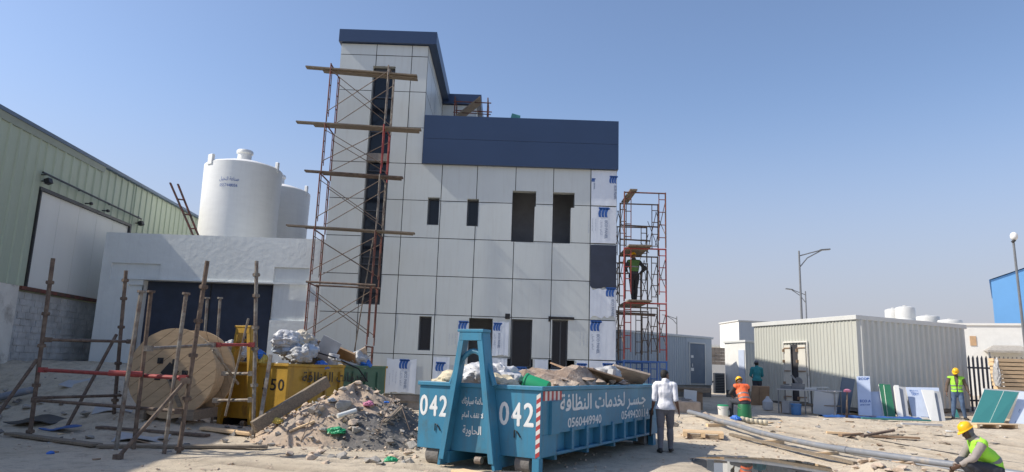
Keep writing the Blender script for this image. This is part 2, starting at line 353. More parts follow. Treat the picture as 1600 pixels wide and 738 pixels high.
# ================================================================== GROUND
def ground():
    def axis(a, b, step, far):
        xs = list(np.arange(a, b+1e-6, step)); s = step; p = b
        while p < far: s *= 1.35; p += s; xs.append(p)
        s = step; p = a
        while p > -far: s *= 1.35; p -= s; xs.insert(0, p)
        return np.array(xs)
    xs = axis(-15, 22, .075, 1600); ys = axis(8.5, 30, .075, 1600)
    X, Y = np.meshgrid(xs, ys)
    s = lambda a, b, t: (lambda q: q*q*(3-2*q))(np.clip((t-a)/(b-a), 0, 1))
    k = .45+.55*s(0, 4, X)
    Z = k*(.36*s(15.5, 24, Y)+.22*s(24, 34, Y))
    Z += 1.22*s(15.6, 21.5, Y+.25*(X+12))*(1-s(-10.6, -7.8, X))*(1-s(40, 55, Y))
    Z += .30*np.exp(-(((X+8.0)/1.6)**2+((Y-16.5)/1.1)**2)) + .22*np.exp(-(((X-6.1)/.8)**2+((Y-21.2)/.9)**2))
    pd = np.exp(-(((X-5.2)/1.6)**4+((Y-13.75)/2.45)**4))
    Z -= .15*pd
    hp = np.exp(-(((X-7.2)/.75)**2+((Y-13.75)/.6)**2)); Z += .20*hp
    near = np.exp(-np.maximum(0, np.hypot(X, Y-17)-22)/10)
    rough = .35+1.3*s(13.6, 16.5, Y)*(1-s(-8.5, -6.5, X)) + .9*hp + .35*s(.5, 3, X)*s(16, 18, Y)
    rough = rough*(1-.75*pd)
    Z += near*(.10*fbm(X*.55, Y*.55, 3, 3)*(1-.8*pd)+rough*(.10*fbm(X*1.9, Y*1.9, 4, 11)+.05*fbm(X*6, Y*6, 3, 23)))
    TR = np.zeros_like(Z)
    for (ax0, ay0, ax1, ay1, wv) in ((6.6, 21.5, 10.2, 11.0, .5), (8.0, 21.5, 11.8, 11.0, .4), (9.6, 21.0, 14.2, 13.0, .6), (11.0, 21.0, 15.7, 13.0, .5), (-4.8, 13.2, 1.2, 10.6, .2), (-5.2, 12.2, 0.6, 9.6, .2)):
        L_ = math.hypot(ax1-ax0, ay1-ay0); ux, uy = (ax1-ax0)/L_, (ay1-ay0)/L_
        q = (X-ax0)*ux+(Y-ay0)*uy; o_ = (X-ax0)*uy-(Y-ay0)*ux+wv*np.sin(q*.5); inside = s(-.5, 1, q)*(1-s(L_-1.5, L_, q))
        TR = np.maximum(TR, inside*np.exp(-(o_/.2)**4)*np.clip(.25+1.3*vnoise(X*2.1, Y*2.1, 77), 0, 1))
        Z += inside*(-.035*np.exp(-(o_/.15)**2)+.025*np.exp(-((np.abs(o_)-.26)/.09)**2))*(.6+.8*vnoise(X*1.3, Y*1.3, 5)) + inside*.010*np.exp(-(o_/.15)**2)*np.sign(np.sin(q*28+o_*12))
    ny, nx = X.shape
    vs = np.stack([X, Y, Z], -1).reshape(-1, 3)
    i = np.arange(ny*nx).reshape(ny, nx)
    fs = np.stack([i[:-1, :-1], i[:-1, 1:], i[1:, 1:], i[1:, :-1]], -1).reshape(-1, 4)
    me = bpy.data.meshes.new('ground'); me.vertices.add(len(vs)); me.vertices.foreach_set('co', vs.ravel())
    me.loops.add(fs.size); me.loops.foreach_set('vertex_index', fs.ravel().astype(np.int32))
    me.polygons.add(len(fs)); me.polygons.foreach_set('loop_start', np.arange(0, fs.size, 4)); me.polygons.foreach_set('loop_total', np.full(len(fs), 4))
    me.update(calc_edges=True); me.polygons.foreach_set('use_smooth', [True]*len(fs))
    at_ = me.attributes.new('track', 'FLOAT', 'POINT'); at_.data.foreach_set('value', TR.ravel().astype(np.float32))
    mt = bpy.data.materials.new('sandy_ground'); mt.use_nodes = True; n = mt.node_tree; b = n.nodes['Principled BSDF']
    L = n.links.new; N = n.nodes.new
    tc = N('ShaderNodeTexCoord')
    def noi(sc_, det=7, ro=.65, vec=None):
        q = N('ShaderNodeTexNoise'); q.inputs['Scale'].default_value = sc_; q.inputs['Detail'].default_value = det; q.inputs['Roughness'].default_value = ro
        L(vec or tc.outputs['Object'], q.inputs['Vector']); return q.outputs[0]
    def ramp(v_, stops):
        q = N('ShaderNodeValToRGB'); e = q.color_ramp.elements
        e[0].position, e[0].color = stops[0][0], tuple(stops[0][1])+(1,); e[1].position, e[1].color = stops[-1][0], tuple(stops[-1][1])+(1,)
        for p_, c_ in stops[1:-1]: z = e.new(p_); z.color = tuple(c_)+(1,)
        L(v_, q.inputs[0]); return q.outputs[0]
    def mix(f_, a, b_, typ='MIX'):
        q = N('ShaderNodeMixRGB'); q.blend_type = typ
        for k_, v_ in enumerate((f_, a, b_)):
            if isinstance(v_, tuple): q.inputs[k_].default_value = v_+(1,)
            elif isinstance(v_, (int, float)): q.inputs[k_].default_value = v_
            else: L(v_, q.inputs[k_])
        return q.outputs[0]
    base = ramp(noi(.45), [(.3, (.50, .425, .315)), (.5, (.57, .49, .375)), (.7, (.62, .545, .43))])
    base = mix(ramp(noi(3.2, 9, .75), [(.48, (0, 0, 0)), (.66, (.75, .75, .75))]), base, (.33, .275, .215))
    base = mix(ramp(noi(26, 4, .8), [(.57, (0, 0, 0)), (.68, (.8, .8, .8))]), base, (.20, .175, .15))
    base = mix(ramp(noi(19, 4, .8), [(.60, (0, 0, 0)), (.70, (.8, .8, .8))]), base, (.62, .55, .45))
    # damp earth round the puddle: a stain with its own ragged outline
    mp = N('ShaderNodeMapping'); mp.inputs['Location'].default_value = (-5.0/2.5, -13.8/2.9, 0); mp.inputs['Scale'].default_value = (1/2.5, 1/2.9, 0)
    L(tc.outputs['Object'], mp.inputs[0]); ln = N('ShaderNodeVectorMath'); ln.operation = 'LENGTH'; L(mp.outputs[0], ln.inputs[0])
    ad = N('ShaderNodeMath'); ad.operation = 'MULTIPLY_ADD'; L(noi(1.1, 6), ad.inputs[0]); ad.inputs[1].default_value = .9; L(ln.outputs['Value'], ad.inputs[2])
    wet = ramp(ad.outputs[0], [(.86, (1, 1, 1)), (1.36, (0, 0, 0))])
    base = mix(wet, base, mix(.5, base, (.10, .085, .065)))
    # darker earth colour along the wheel tracks
    ta = N('ShaderNodeAttribute'); ta.attribute_name = 'track'; tm = N('ShaderNodeMath'); tm.operation = 'MULTIPLY'; L(ta.outputs['Fac'], tm.inputs[0]); tm.inputs[1].default_value = .62
    base = mix(tm.outputs[0], base, (.24, .20, .155))
    L(base, b.inputs['Base Color'])
    rr = N('ShaderNodeMapRange'); L(wet, rr.inputs[0]); rr.inputs[3].default_value = .95; rr.inputs[4].default_value = .55; L(rr.outputs[0], b.inputs['Roughness'])
    b.inputs['Specular IOR Level'].default_value = .25
    bp = N('ShaderNodeBump'); bp.inputs['Strength'].default_value = .8; bp.inputs['Distance'].default_value = .06
    L(mix(.5, noi(9, 8, .7), noi(40, 4, .7)), bp.inputs['Height']); L(bp.outputs[0], b.inputs['Normal'])
    me.materials.append(mt)
    o = bpy.data.objects.new('ground', me); col.objects.link(o); o['kind'] = 'structure'
    pm = MB(); pts = []
    for i in range(72):
        a = 2*math.pi*i/72; pts.append((5.2+2.3*math.cos(a), 13.6+3.2*math.sin(a), -.08))
    pm.face(pts); pm.build('puddle', M['water'])['kind'] = 'structure'
ground()

# ================================================================== MAIN BUILDING
def sub_rects(x0, x1, z0, z1, holes):
    hs = [(max(x0, a), min(x1, b), max(z0, c), min(z1, d)) for a, b, c, d in holes if a < x1 and b > x0 and c < z1 and d > z0]
    if not hs: return [(x0, x1, z0, z1)]
    xs = sorted({x0, x1, *[h[0] for h in hs], *[h[1] for h in hs]}); out = []
    for a, b in zip(xs, xs[1:]):
        c = (a+b)/2; zs = sorted([(h[2], h[3]) for h in hs if h[0] < c < h[1]]); z = z0
        for p, q in zs:
            if p > z+1e-6: out.append((a, b, z, p))
            z = max(z, q)
        if z < z1-1e-6: out.append((a, b, z, z1))
    return out
bld = thing('office_building', 'white panelled two storey building with a navy roof band and tall stair tower', 'building', (-1.4, 24, .3))
FY = 24.0
HOLES = [(-5.23, -4.42, 3.62, 12.25), (-2.98, -2.57, 6.45, 7.43), (-1.60, -1.20, 6.45, 7.42), (-.03, .76, 5.95, 7.22), (-.03, .80, 7.22, 7.77),
         (1.39, 2.03, 5.95, 7.22), (1.39, 2.15, 7.22, 7.76), (-3.05, -2.63, 2.14, 3.28), (-1.36, -.56, .67, 3.28), (.09, .79, 1.97, 3.29), (-.02, .84, 1.64, 1.97),
         (1.46, 2.0, 1.97, 3.31), (1.36, 2.24, 1.66, 1.97)]
xs = [-6.45, -5.14, -3.85, -2.53, -1.29, .07, 1.40, 2.71, 3.63]
zs = [.67, 2.0, 3.34, 4.66, 5.98, 7.31, 8.63]
mb = MB(); base = MB(); g = .012
SX = lambda y: 3.63-.145*(y-24)                                # unseen right side, slanted inwards to shape its shadow on the cabin
def cell(a, b, c, d):
    tx, tz = random.uniform(-.006, .006), random.uniform(-.006, .006); yy = lambda x, z: FY+tx*(x-(a+b)/2)/(b-a)*2+tz*(z-(c+d)/2)/(d-c)*2
    for r in sub_rects(a+g, b-g, c+g, d-g, HOLES): mb.face([(x, yy(x, z), z) for x, z in ((r[0], r[2]), (r[1], r[2]), (r[1], r[3]), (r[0], r[3]))])
for a, b in zip(xs, xs[1:]):
    for c, d in zip(zs, zs[1:]): cell(a, b, c, d)
for a, b in zip(xs[:3]+[-3.26], xs[1:3]+[-3.26]):
    if b > a:
        for c, d in zip([8.63, 9.96, 11.3, 12.66], [9.96, 11.3, 12.66, 13.09]): cell(a, b, c, d)
# tower side (faces right), its joints, and the wing set back behind it
for a, b in zip([24.0, 25.4, 26.8, 28.2], [25.4, 26.8, 28.2, 29.5]):
    for c, d in zip([9.0, 9.96, 11.3, 12.66], [9.96, 11.3, 12.66, 13.09]):
        mb.face([(-3.26, a+g, c+g), (-3.26, b-g, c+g), (-3.26, b-g, d-g), (-3.26, a+g, d-g)])
for a, b in ((-3.26, -1.75),):
    for c, d in zip([9.0, 10.4, 11.8], [10.4, 11.8, 12.96]): mb.face([(a+g, 29.5, c), (b-g, 29.5, c), (b-g, 29.5, d-g), (a+g, 29.5, d-g)])
mb.face([(-1.75, 29.5, 9), (-1.75, 34, 9), (-1.75, 34, 12.96), (-1.75, 29.5, 12.96)])
for a, b in zip(np.arange(24, 38, 1.4), np.arange(25.4, 39, 1.4)):
    for c, d in zip([.67, 2.0, 3.34, 4.66, 5.98, 7.31, 8.63], [2.0, 3.34, 4.66, 5.98, 7.31, 8.63, 11.0]):  # unseen top course carried above the roof band to shade the cabin
        b2 = min(b, 38)
        if c > 8.6 and a < 25.3: continue
        mb.face([(SX(a)-.145*g, a+g, c+g), (SX(b2), b2-g, c+g), (SX(b2), b2-g, d-g), (SX(a)-.145*g, a+g, d-g)])
mb.build('cladding', M['acp'], bld)
# reveals of the openings
for i, (a, b, c, d) in enumerate(HOLES):
    rv = MB(); y1 = FY+.30
    rv.face([(a, FY, c), (a, y1, c), (a, y1, d), (a, FY, d)]); rv.face([(b, FY, c), (b, y1, c), (b, y1, d), (b, FY, d)])
    if not any(abs(c-h[3]) < 1e-6 and h[0] < b and h[1] > a for h in HOLES): rv.face([(a, FY, c), (b, FY, c), (b, y1, c), (a, y1, c)])
    if not any(abs(d-h[2]) < 1e-6 and h[0] < b and h[1] > a for h in HOLES): rv.face([(a, FY, d), (b, FY, d), (b, y1, d), (a, y1, d)])
    rv.build('window_reveal', M['acp'], bld)
# dark backing wall behind the joints, side and rear walls, floors and roof
for r in sub_rects(-6.44, 3.60, .67, 8.63, HOLES)+sub_rects(-6.44, -3.28, 8.63, 13.1, HOLES):
    base.face([(r[0], FY+.02, r[2]), (r[1], FY+.02, r[2]), (r[1], FY+.02, r[3]), (r[0], FY+.02, r[3])])
base.face([(-3.28, 24.02, 8.98), (-3.28, 29.52, 8.98), (-3.28, 29.52, 13.1), (-3.28, 24.02, 13.1)])
base.face([(-3.28, 29.53, 8.98), (-1.78, 29.53, 8.98), (-1.78, 29.53, 12.97), (-3.28, 29.53, 12.97)])
base.face([(3.60, 24.02, .67), (SX(38)-.03, 38, .67), (SX(38)-.03, 38, 10.98), (3.60, 25.42, 10.98), (3.60, 25.42, 8.6), (3.60, 24.02, 8.6)])  # side backing raised as well, for the added cabin shadow
base.face([(-6.44, 24.02, .67), (-6.44, 34, .67), (-6.44, 34, 13.1), (-6.44, 24.02, 13.1)])
base.face([(-6.44, 38, .67), (SX(38)-.03, 38, .67), (SX(38)-.03, 38, 9.34), (-6.44, 38, 9.34)])
base.face([(-6.44, 34, .67), (-6.44, 38, .67), (-6.44, 38, 9.34), (-6.44, 34, 9.34)])
base.build('backing_wall', M['joint'], bld)
ins = MB()
for y0, z0, z1 in ((24.04, .45, .66), (24.35, 4.3, 4.6), (24.04, 8.7, 8.98)):
    q4 = [(-6.42, y0), (SX(y0)-.05, y0), (SX(37.9)-.05, 37.9), (-6.42, 37.9)]; ins.hexa([(x, y, z0) for x, y in q4], [(x, y, z1) for x, y in q4])
pw = MB(); pw.box(-3.27, 3.3, 25.9, 26.0, .66, 4.3); pw.box(-3.27, 3.3, 25.9, 26.0, 4.6, 8.7); pw.build('partition_wall', M['inner'], bld); ins.box(-6.42, -3.4, 29.6, 29.8, .66, 8.7); ins.box(-3.4, -3.28, 24.35, 29.6, .66, 8.7)  # partition added close behind the windows to catch sky light
for z in (4.25, 8.65):                                           # services slung under the slabs
    for y in (25.1,): ins.box(-3.2, 3.3, y, y+.25, z-.3, z)
ins.build('floor_slab', M['conc'], bld)
pl = MB(); pl.hexa([(-6.3, 24.1, -.4), (3.5, 24.1, -.4), (SX(37.8)-.1, 37.8, -.4), (-6.3, 37.8, -.4)], [(-6.3, 24.1, .45), (3.5, 24.1, .45), (SX(37.8)-.1, 37.8, .45), (-6.3, 37.8, .45)]); pl.box(-6.38, 3.55, 24.05, 24.30, .45, .665); pl.build('plinth', M['conc'], bld)
# navy roof band and tower fascia
fb = MB(); fb.box(-3.24, 3.66, 23.86, 25.4, 8.62, 9.53); fb.box(-3.24, 3.66, 23.86, 25.4, 9.538, 10.40); fb.box(-3.22, 3.64, 23.88, 25.38, 9.52, 9.55)
fb.build('roof_band', M['blue'], bld, bevel=.006)
ff = MB(); ff.box(-6.52, -2.97, 23.86, 29.62, 13.10, 13.58); ff.box(-6.52, -1.55, 29.35, 34.2, 12.97, 13.42); ff.build('tower_fascia', M['blue'], bld, bevel=.006)
# stair window: dark glass, mullions and transoms
gw = MB(); gw.box(-5.23, -4.42, 24.26, 24.27, 3.62, 12.25); gl = gw.build('stair_window', M['glass'], bld)
fr = MB()
for x in (-5.23, -4.47): fr.box(x, x+.05, 24.20, 24.255, 3.62, 12.25)
for z in (3.62, 5.0, 5.25, 6.9, 8.35, 9.8, 11.1, 12.05, 12.2): fr.box(-5.18, -4.47, 24.205, 24.25, z, z+.05)
fr.box(-5.18, -4.42, 24.20, 24.255, 11.93, 12.25)
fr.build('frame', M['alu'], gl)
def framed(a, b, c, d, y, mull=()):
    p = MB(); p.box(a, b, y, y+.012, c, d); po = p.build('window', M['glass'], bld)
    f = MB(); t = .05
    f.box(a, a+t, y-.05, y-.004, c, d); f.box(b-t, b, y-.05, y-.004, c, d); f.box(a+t, b-t, y-.048, y-.004, d-t, d); f.box(a+t, b-t, y-.048, y-.004, c, c+t)
    for x in mull: f.box(x-.025, x+.025, y-.047, y-.004, c+t, d-t)
    f.build('frame', M['alu'], po)
framed(1.46, 2.0, 1.68, 3.31, 24.28, (1.76,)); framed(.09, .79, 1.68, 3.29, 24.28, ())
framed(-2.98, -2.57, 6.45, 7.43, 24.28); framed(-1.6, -1.2, 6.45, 7.42, 24.28); framed(-3.05, -2.63, 2.14, 3.28, 24.28)
for q in ((-.14, .02, 23.97, 24.05, 3.28, 3.46), (1.33, 1.39, 23.97, 24.05, 3.24, 3.42), (1.40, 2.2, 23.96, 24.04, 3.32, 3.41)): MB().box(*q).build('window_flashing', M['joint'], bld)
# protective film still on the panels, with printed marks
LOGO = []
def logo(mb, o, ex, ey, s):
    """blue mark: three leaning feathered strokes side by side"""
    for k in range(3):
        a = []
        for t in np.linspace(0, 1, 9): a.append((k*.345+.04-.13*math.sin(t*math.pi)+.16*(1-t), .92*(1-t)))
        pts = [(x-.04, y) for x, y in a]+[(x+.24, y-.05) for x, y in reversed(a)]
        n = len(a)
        vs = [o+ex*(x*s*.92)+ey*(y*s) for x, y in pts]
        mb.raw(vs, [(i, i+1, 2*n-2-i, 2*n-1-i) for i in range(n-1)])
    mb.raw([o+ex*(x*s)+ey*(y*s) for x, y in ((.0, .80), (1.12, .80), (1.14, .93), (1.02, 1.02), (-.02, 1.02))], [(0, 1, 2, 3, 4)])
ARP = arabic('ايكو بانيل')
def film(x0, x1, z0, z1, marks, jag=0):
    f = MB(); n = 9
    y = FY-.022
    top = [(x1+(x0-x1)*i/n, z1-(random.random()*jag if 0 < i < n else 0)) for i in range(n+1)]
    bot = [(x0+(x1-x0)*i/n, z0+(random.random()*jag if 0 < i < n else 0)) for i in range(n+1)]
    v_ = [V((x, y-.006*random.random(), z)) for x, z in bot]+[V((x, y-.006*random.random(), z)) for x, z in reversed(top)]
    f.raw(v_, [(i, i+1, n+2+i, n+1+i) for i in range(n)])
    fo = f.build('protective_film', M['film'], bld)
    k = MB(); k2 = MB()
    for (mx, mz, s, part) in marks:
        o = V((mx, y-.012, mz)); ex, ey = V((1, 0, 0)), V((0, 0, 1))
        logo(k, o, ex, ey, s)
        if part > 0:
            add_text(k2, 'ECO PANEL', V((mx+s*.62, y-.010, mz-s*.35)), V((0, 0, -1)), V((1, 0, 0)), W=s*1.9, H=s*.27, fat=.006)
            if part > 1:
                add_text(k2, ARP, V((mx+s*.12, y-.010, mz-s*.35)), V((0, 0, -1)), V((1, 0, 0)), W=s*1.5, H=s*.26)
            for q in range(3 if part > 1 else 0):
                add_text(k2, 'ECO PANEL  ECO PANEL', V((mx-s*(.35+.35*q), y-.010, mz-s*(.1+.5*random.random()))), V((0, 0, -1)), V((1, 0, 0)), W=s*1.3, H=s*.08)
    if k.v: k.build('printed_mark', M['ink'], fo)
    if k2.v: k2.build('lettering', M['inkgrey'], fo)
film(2.73, 3.615, 7.33, 8.60, [(3.37, 8.15, .26, 1), (2.74, 8.18, .12, 1)])
film(2.73, 3.615, 6.0, 7.29, [(3.0, 6.92, .34, 2)])
film(2.73, 3.615, 3.36, 4.50, [(3.28, 4.16, .30, 1)], .16)
film(2.73, 3.615, 2.02, 3.32, [(2.76, 2.98, .34, 2)])
film(2.73, 3.615, .69, 1.98, [(3.18, 1.55, .36, 2)])
film(.9, 1.34, 1.0, 1.96, [], .02)
film(2.30, 2.69, .69, 1.98, [(2.06+.26, 1.58, .30, 1)], .02)
film(-4.05, -3.05, .70, 1.85, [(-3.62, 1.52, .30, 2)], .05)
film(-2.50, -1.95, 1.0, 1.94, [(-2.40, 1.48, .29, 0)], .03)
film(-1.72, -1.37, 2.03, 3.16, [(-1.70, 2.86, .30, 2)], .03)
film(-.54, .0, 2.03, 3.20, [(-.52, 2.88, .26, 2)], .06)
film(-.55, -.03, .9, 1.96, [(-.5, 1.5, .28, 1)], .04)
film(.1, .80, .9, 1.60, [(.30, 1.40, .30, 1)], .02)
film(1.42, 2.2, .72, 1.60, [(1.66, 1.22, .30, 1)], .02)
nv = MB()
nv.face([(2.725, FY-.026, 4.44), (2.95, FY-.026, 4.41), (3.1, FY-.026, 4.43), (3.2, FY-.026, 4.47), (3.32, FY-.026, 4.44), (3.4, FY-.026, 4.46), (3.52, FY-.026, 4.43), (3.62, FY-.026, 4.46), (3.62, FY-.026, 5.93), (2.725, FY-.026, 5.93)])
nv.build('navy_panel', M['navy'], bld)
# ------- block of foam on the roof band
t = MB(); t.obox((-.02, 24.4, 10.56), .32, .3, .24, Matrix.Rotation(R(14), 3, 'Y')); tag(t.build('foam_block', M['panel_teal'], bevel=.01), 'small tilted teal block lying on top of the navy roof band', 'block')

# ================================================================== ANNEX
ax = thing('annex_building', 'low grey plastered annex with a wide navy gate in front of white tanks', 'building', (-10.3, 24.3, .6))
a = MB(); AH = [(-12.69, -8.21, 0, 4.23)]
rec = [(-13.87, -12.16, 4.23, 4.80), (-8.21, -7.0, 3.0, 4.83)]
for r in sub_rects(-14.2, -6.47, -.5, 5.80, AH+rec+[(-13.2, -12.69, -.5, 4.05)]): a.face([(r[0], 24.3, r[2]), (r[1], 24.3, r[2]), (r[1], 24.3, r[3]), (r[0], 24.3, r[3])])
for (x0, x1, z0, z1) in rec+[(-13.2, -12.69, -.5, 4.05)]:
    a.face([(x0, 24.36, z0), (x1, 24.36, z0), (x1, 24.36, z1), (x0, 24.36, z1)])
    a.face([(x0, 24.3, z0), (x0, 24.36, z0), (x0, 24.36, z1), (x0, 24.3, z1)]); a.face([(x1, 24.3, z0), (x1, 24.36, z0), (x1, 24.36, z1), (x1, 24.3, z1)])
    a.face([(x0, 24.3, z1), (x1, 24.3, z1), (x1, 24.36, z1), (x0, 24.36, z1)]); a.face([(x0, 24.3, z0), (x1, 24.3, z0), (x1, 24.36, z0), (x0, 24.36, z0)])
a.face([(-14.2, 24.3, -.5), (-14.2, 36, -.5), (-14.2, 36, 5.8), (-14.2, 24.3, 5.8)]); a.face([(-6.47, 24.3, 4), (-6.47, 36, 4), (-6.47, 36, 5.8), (-6.47, 24.3, 5.8)])
a.face([(-14.2, 36, -.5), (-6.47, 36, -.5), (-6.47, 36, 5.8), (-14.2, 36, 5.8)])
a.face([(-14.0, 24.5, 5.3), (-6.6, 24.5, 5.3), (-6.6, 35.9, 5.3), (-14.0, 35.9, 5.3)])
a.box(-14.2, -6.47, 24.301, 24.5, 5.80, 5.86); a.face([(-14.0, 24.5, 5.3), (-6.6, 24.5, 5.3), (-6.6, 24.5, 5.8), (-14.0, 24.5, 5.8)])
for x in (-12.69, -8.21): a.face([(x, 24.3, -.5), (x, 24.8, -.5), (x, 24.8, 4.23), (x, 24.3, 4.23)])
a.face([(-12.69, 24.3, 4.23), (-8.21, 24.3, 4.23), (-8.21, 24.8, 4.23), (-12.69, 24.8, 4.23)])
a.build('wall', M['plaster'], ax)
t = MB(); t.box(-13.3, -7.0, 24.24, 24.298, 4.24, 4.29); t.build('lintel_ledge', M['plaster'], ax)
t = MB()
for x0, x1 in ((-12.68, -10.48), (-10.44, -8.22)): t.box(x0, x1, 24.62, 24.68, -.3, 4.22)
t.build('gate', M['navy'], ax)
t = MB(); t.box(-10.48, -10.44, 24.6, 24.69, -.3, 4.22); t.build('gate_post', M['black'], ax)

# ================================================================== WAREHOUSE
WX = lambda y: -14.99-.058*(y-19.5)
wh = thing('warehouse', 'long pale green corrugated metal warehouse with a white sliding door above block wall', 'building', (WX(20), 20, .3))
def wp(y, z, o=0): return V((WX(y)+o, y+.058*o, z))
g_ = MB()
def corr(mb, y0, y1, z0, z1, pitch=.5, d=.045):
    y = y0
    while y < y1-1e-6:
        p = min(pitch, y1-y); q = [0, .03, .05, .09, .11, p] if p > .12 else [0, p]; o = [0, 0, d, d, 0, 0] if p > .12 else [0, 0]
        for i in range(len(q)-1):
            mb.face([wp(y+q[i], z0, o[i]), wp(y+q[i+1], z0, o[i+1]), wp(y+q[i+1], z1, o[i+1]), wp(y+q[i], z1, o[i])])
        y += p
corr(g_, 3, 21.9, 3.66, 8.5); corr(g_, 21.9, 28.1, 6.86, 8.5); corr(g_, 28.1, 36.4, 3.66, 8.5)
g_.build('corrugated_wall', M['green'], wh)
t = MB(); t.hexa([wp(3, 8.32, .05), wp(25.5, 8.32, .05), wp(25.5, 8.32, -.02), wp(3, 8.32, -.02)], [wp(3, 8.55, .11), wp(25.5, 8.55, .11), wp(25.5, 8.55, -.02), wp(3, 8.55, -.02)])
t.build('eave_flashing', M['trim'], wh)
t = MB(); t.hexa([wp(3, 8.552, .15), wp(36.5, 8.50, .15), wp(36.5, 8.50, -.1), wp(3, 8.552, -.1)], [wp(3, 8.66, .17), wp(36.5, 8.60, .17), wp(36.5, 8.60, -.1), wp(3, 8.66, -.1)])
t.build('gutter', M['gutter'], wh)
t = MB(); t.face([wp(3, 8.64, -.09), wp(36.5, 8.59, -.09), wp(36.5, 10.2, -14), wp(3, 10.2, -14)]); t.face([wp(3, 10.2, -14), wp(36.5, 10.2, -14), wp(36.5, 8.6, -28), wp(3, 8.6, -28)])
t.face([wp(36.4, 0, -.05), wp(36.4, 8.6, -.05), wp(36.4, 10.2, -14), wp(36.4, 8.6, -28), wp(36.4, 0, -28)])
t.face([wp(3, 0, -.05), wp(3, 8.6, -.05), wp(3, 10.2, -14), wp(3, 8.6, -28), wp(3, 0, -28)])
t.build('roof', M['trim'], wh)
t = MB(); t.hexa([wp(3, -.5, .0), wp(21.7, -.5, .0), wp(21.7, -.5, -.2), wp(3, -.5, -.2)], [wp(3, 3.655, .0), wp(21.7, 3.655, .0), wp(21.7, 3.655, -.2), wp(3, 3.655, -.2)])
t.hexa([wp(28.1, -.5, .0), wp(36.4, -.5, .0), wp(36.4, -.5, -.2), wp(28.1, -.5, -.2)], [wp(28.1, 3.655, .0), wp(36.4, 3.655, .0), wp(36.4, 3.655, -.2), wp(28.1, 3.655, -.2)])
t.build('base_wall', M['plasterw'], wh)
# bare block infill below the sliding door
bw = MB(); random.seed(3)
z = -.4; row = 0
while z < 3.45:
    y = 21.72-(.2 if row % 2 else 0)
    while y < 28.05:
        y1 = min(y+.375, 28.08); y0 = max(y, 21.72); o = random.uniform(-.012, .012)
        if y1 > y0+.04: bw.hexa([wp(y0, z, -.06+o), wp(y1, z, -.06+o), wp(y1, z, -.2), wp(y0, z, -.2)], [wp(y0, z+.18, -.06+o), wp(y1, z+.18, -.06+o), wp(y1, z+.18, -.2), wp(y0, z+.18, -.2)])
        y += .405
    z += .205; row += 1
bw.hexa([wp(21.72, -.5, -.085), wp(28.08, -.5, -.085), wp(28.08, -.5, -.15), wp(21.72, -.5, -.15)], [wp(21.72, 3.5, -.085), wp(28.08, 3.5, -.085), wp(28.08, 3.5, -.15), wp(21.72, 3.5, -.15)])
M['cblock'] = mat('grey_concrete_block', (.50, .505, .50), .95, var=.22, scale=2.2, bump=.3, stain=(.34, .34, .34), stain_at=.6)
bw.build('block_wall', M['cblock'], wh)
t = MB(); t.hexa([wp(21.75, 3.55, .05), wp(28.05, 3.55, .05), wp(28.05, 3.55, -.1), wp(21.75, 3.55, -.1)], [wp(21.75, 3.66, .05), wp(28.05, 3.66, .05), wp(28.05, 3.66, -.1), wp(21.75, 3.66, -.1)]); t.build('door_sill', M['rustred'], wh)
t = MB()
for a, b in zip(np.linspace(22, 28, 6), np.linspace(22, 28, 6)[1:]): t.hexa([wp(a, 3.67, -.03), wp(b-.015, 3.67, -.03), wp(b-.015, 3.67, -.12), wp(a, 3.67, -.12)], [wp(a, 6.75, -.03), wp(b-.015, 6.75, -.03), wp(b-.015, 6.75, -.12), wp(a, 6.75, -.12)])
t.build('sliding_door', M['door_w'], wh)
t = MB()
for a, b, c, d in ((21.9, 28.1, 6.76, 6.86), (21.95, 22.0, 3.66, 6.76), (28.0, 28.1, 3.66, 6.76)): t.hexa([wp(a, c, .06), wp(b, c, .06), wp(b, c, -.1), wp(a, c, -.1)], [wp(a, d, .06), wp(b, d, .06), wp(b, d, -.1), wp(a, d, -.1)])
t.build('door_frame', M['alu'], wh)
t = MB(); t.tube(wp(21.7, 7.28, .16), wp(28.6, 7.20, .16), .035); 
for y in (21.9, 24, 26.2, 28.4): t.tube(wp(y, 7.25, .16), wp(y, 7.25, 0), .02)
t.build('door_rail', M['alu'], wh)
for y, z in ((21.95, 7.05), (28.5, 7.0), (33.0, 6.9), (24.6, 6.93), (25.8, 6.93)):
    s_ = .21 if z > 6.95 else .11
    t = MB(); t.obox(wp(y, z, .22), s_*.8, s_, s_*.8, Matrix.Rotation(R(-20), 3, 'Y')); t.tube(wp(y, z, .15), wp(y, z, 0), .025); t.build('floodlight', M['black'], wh, bevel=.01)
# steel ladder leaning up to the warehouse eave from the annex roof
t = MB(); L0, L1 = at(303, 371, 26.2), at(266, 286, 26.2); D0, D1 = at(311, 371, 26.6), at(278, 288, 26.6)
t.bar(L0, L1, .10, .05); t.bar(D0, D1, .10, .05)
for k in (.16, .42, .70): t.bar(L0.lerp(L1, k), D0.lerp(D1, k), .05, .05)
tag(t.build('ladder', M['rustred']), 'short rusty red ladder leaning between annex roof and white tank', 'ladder')

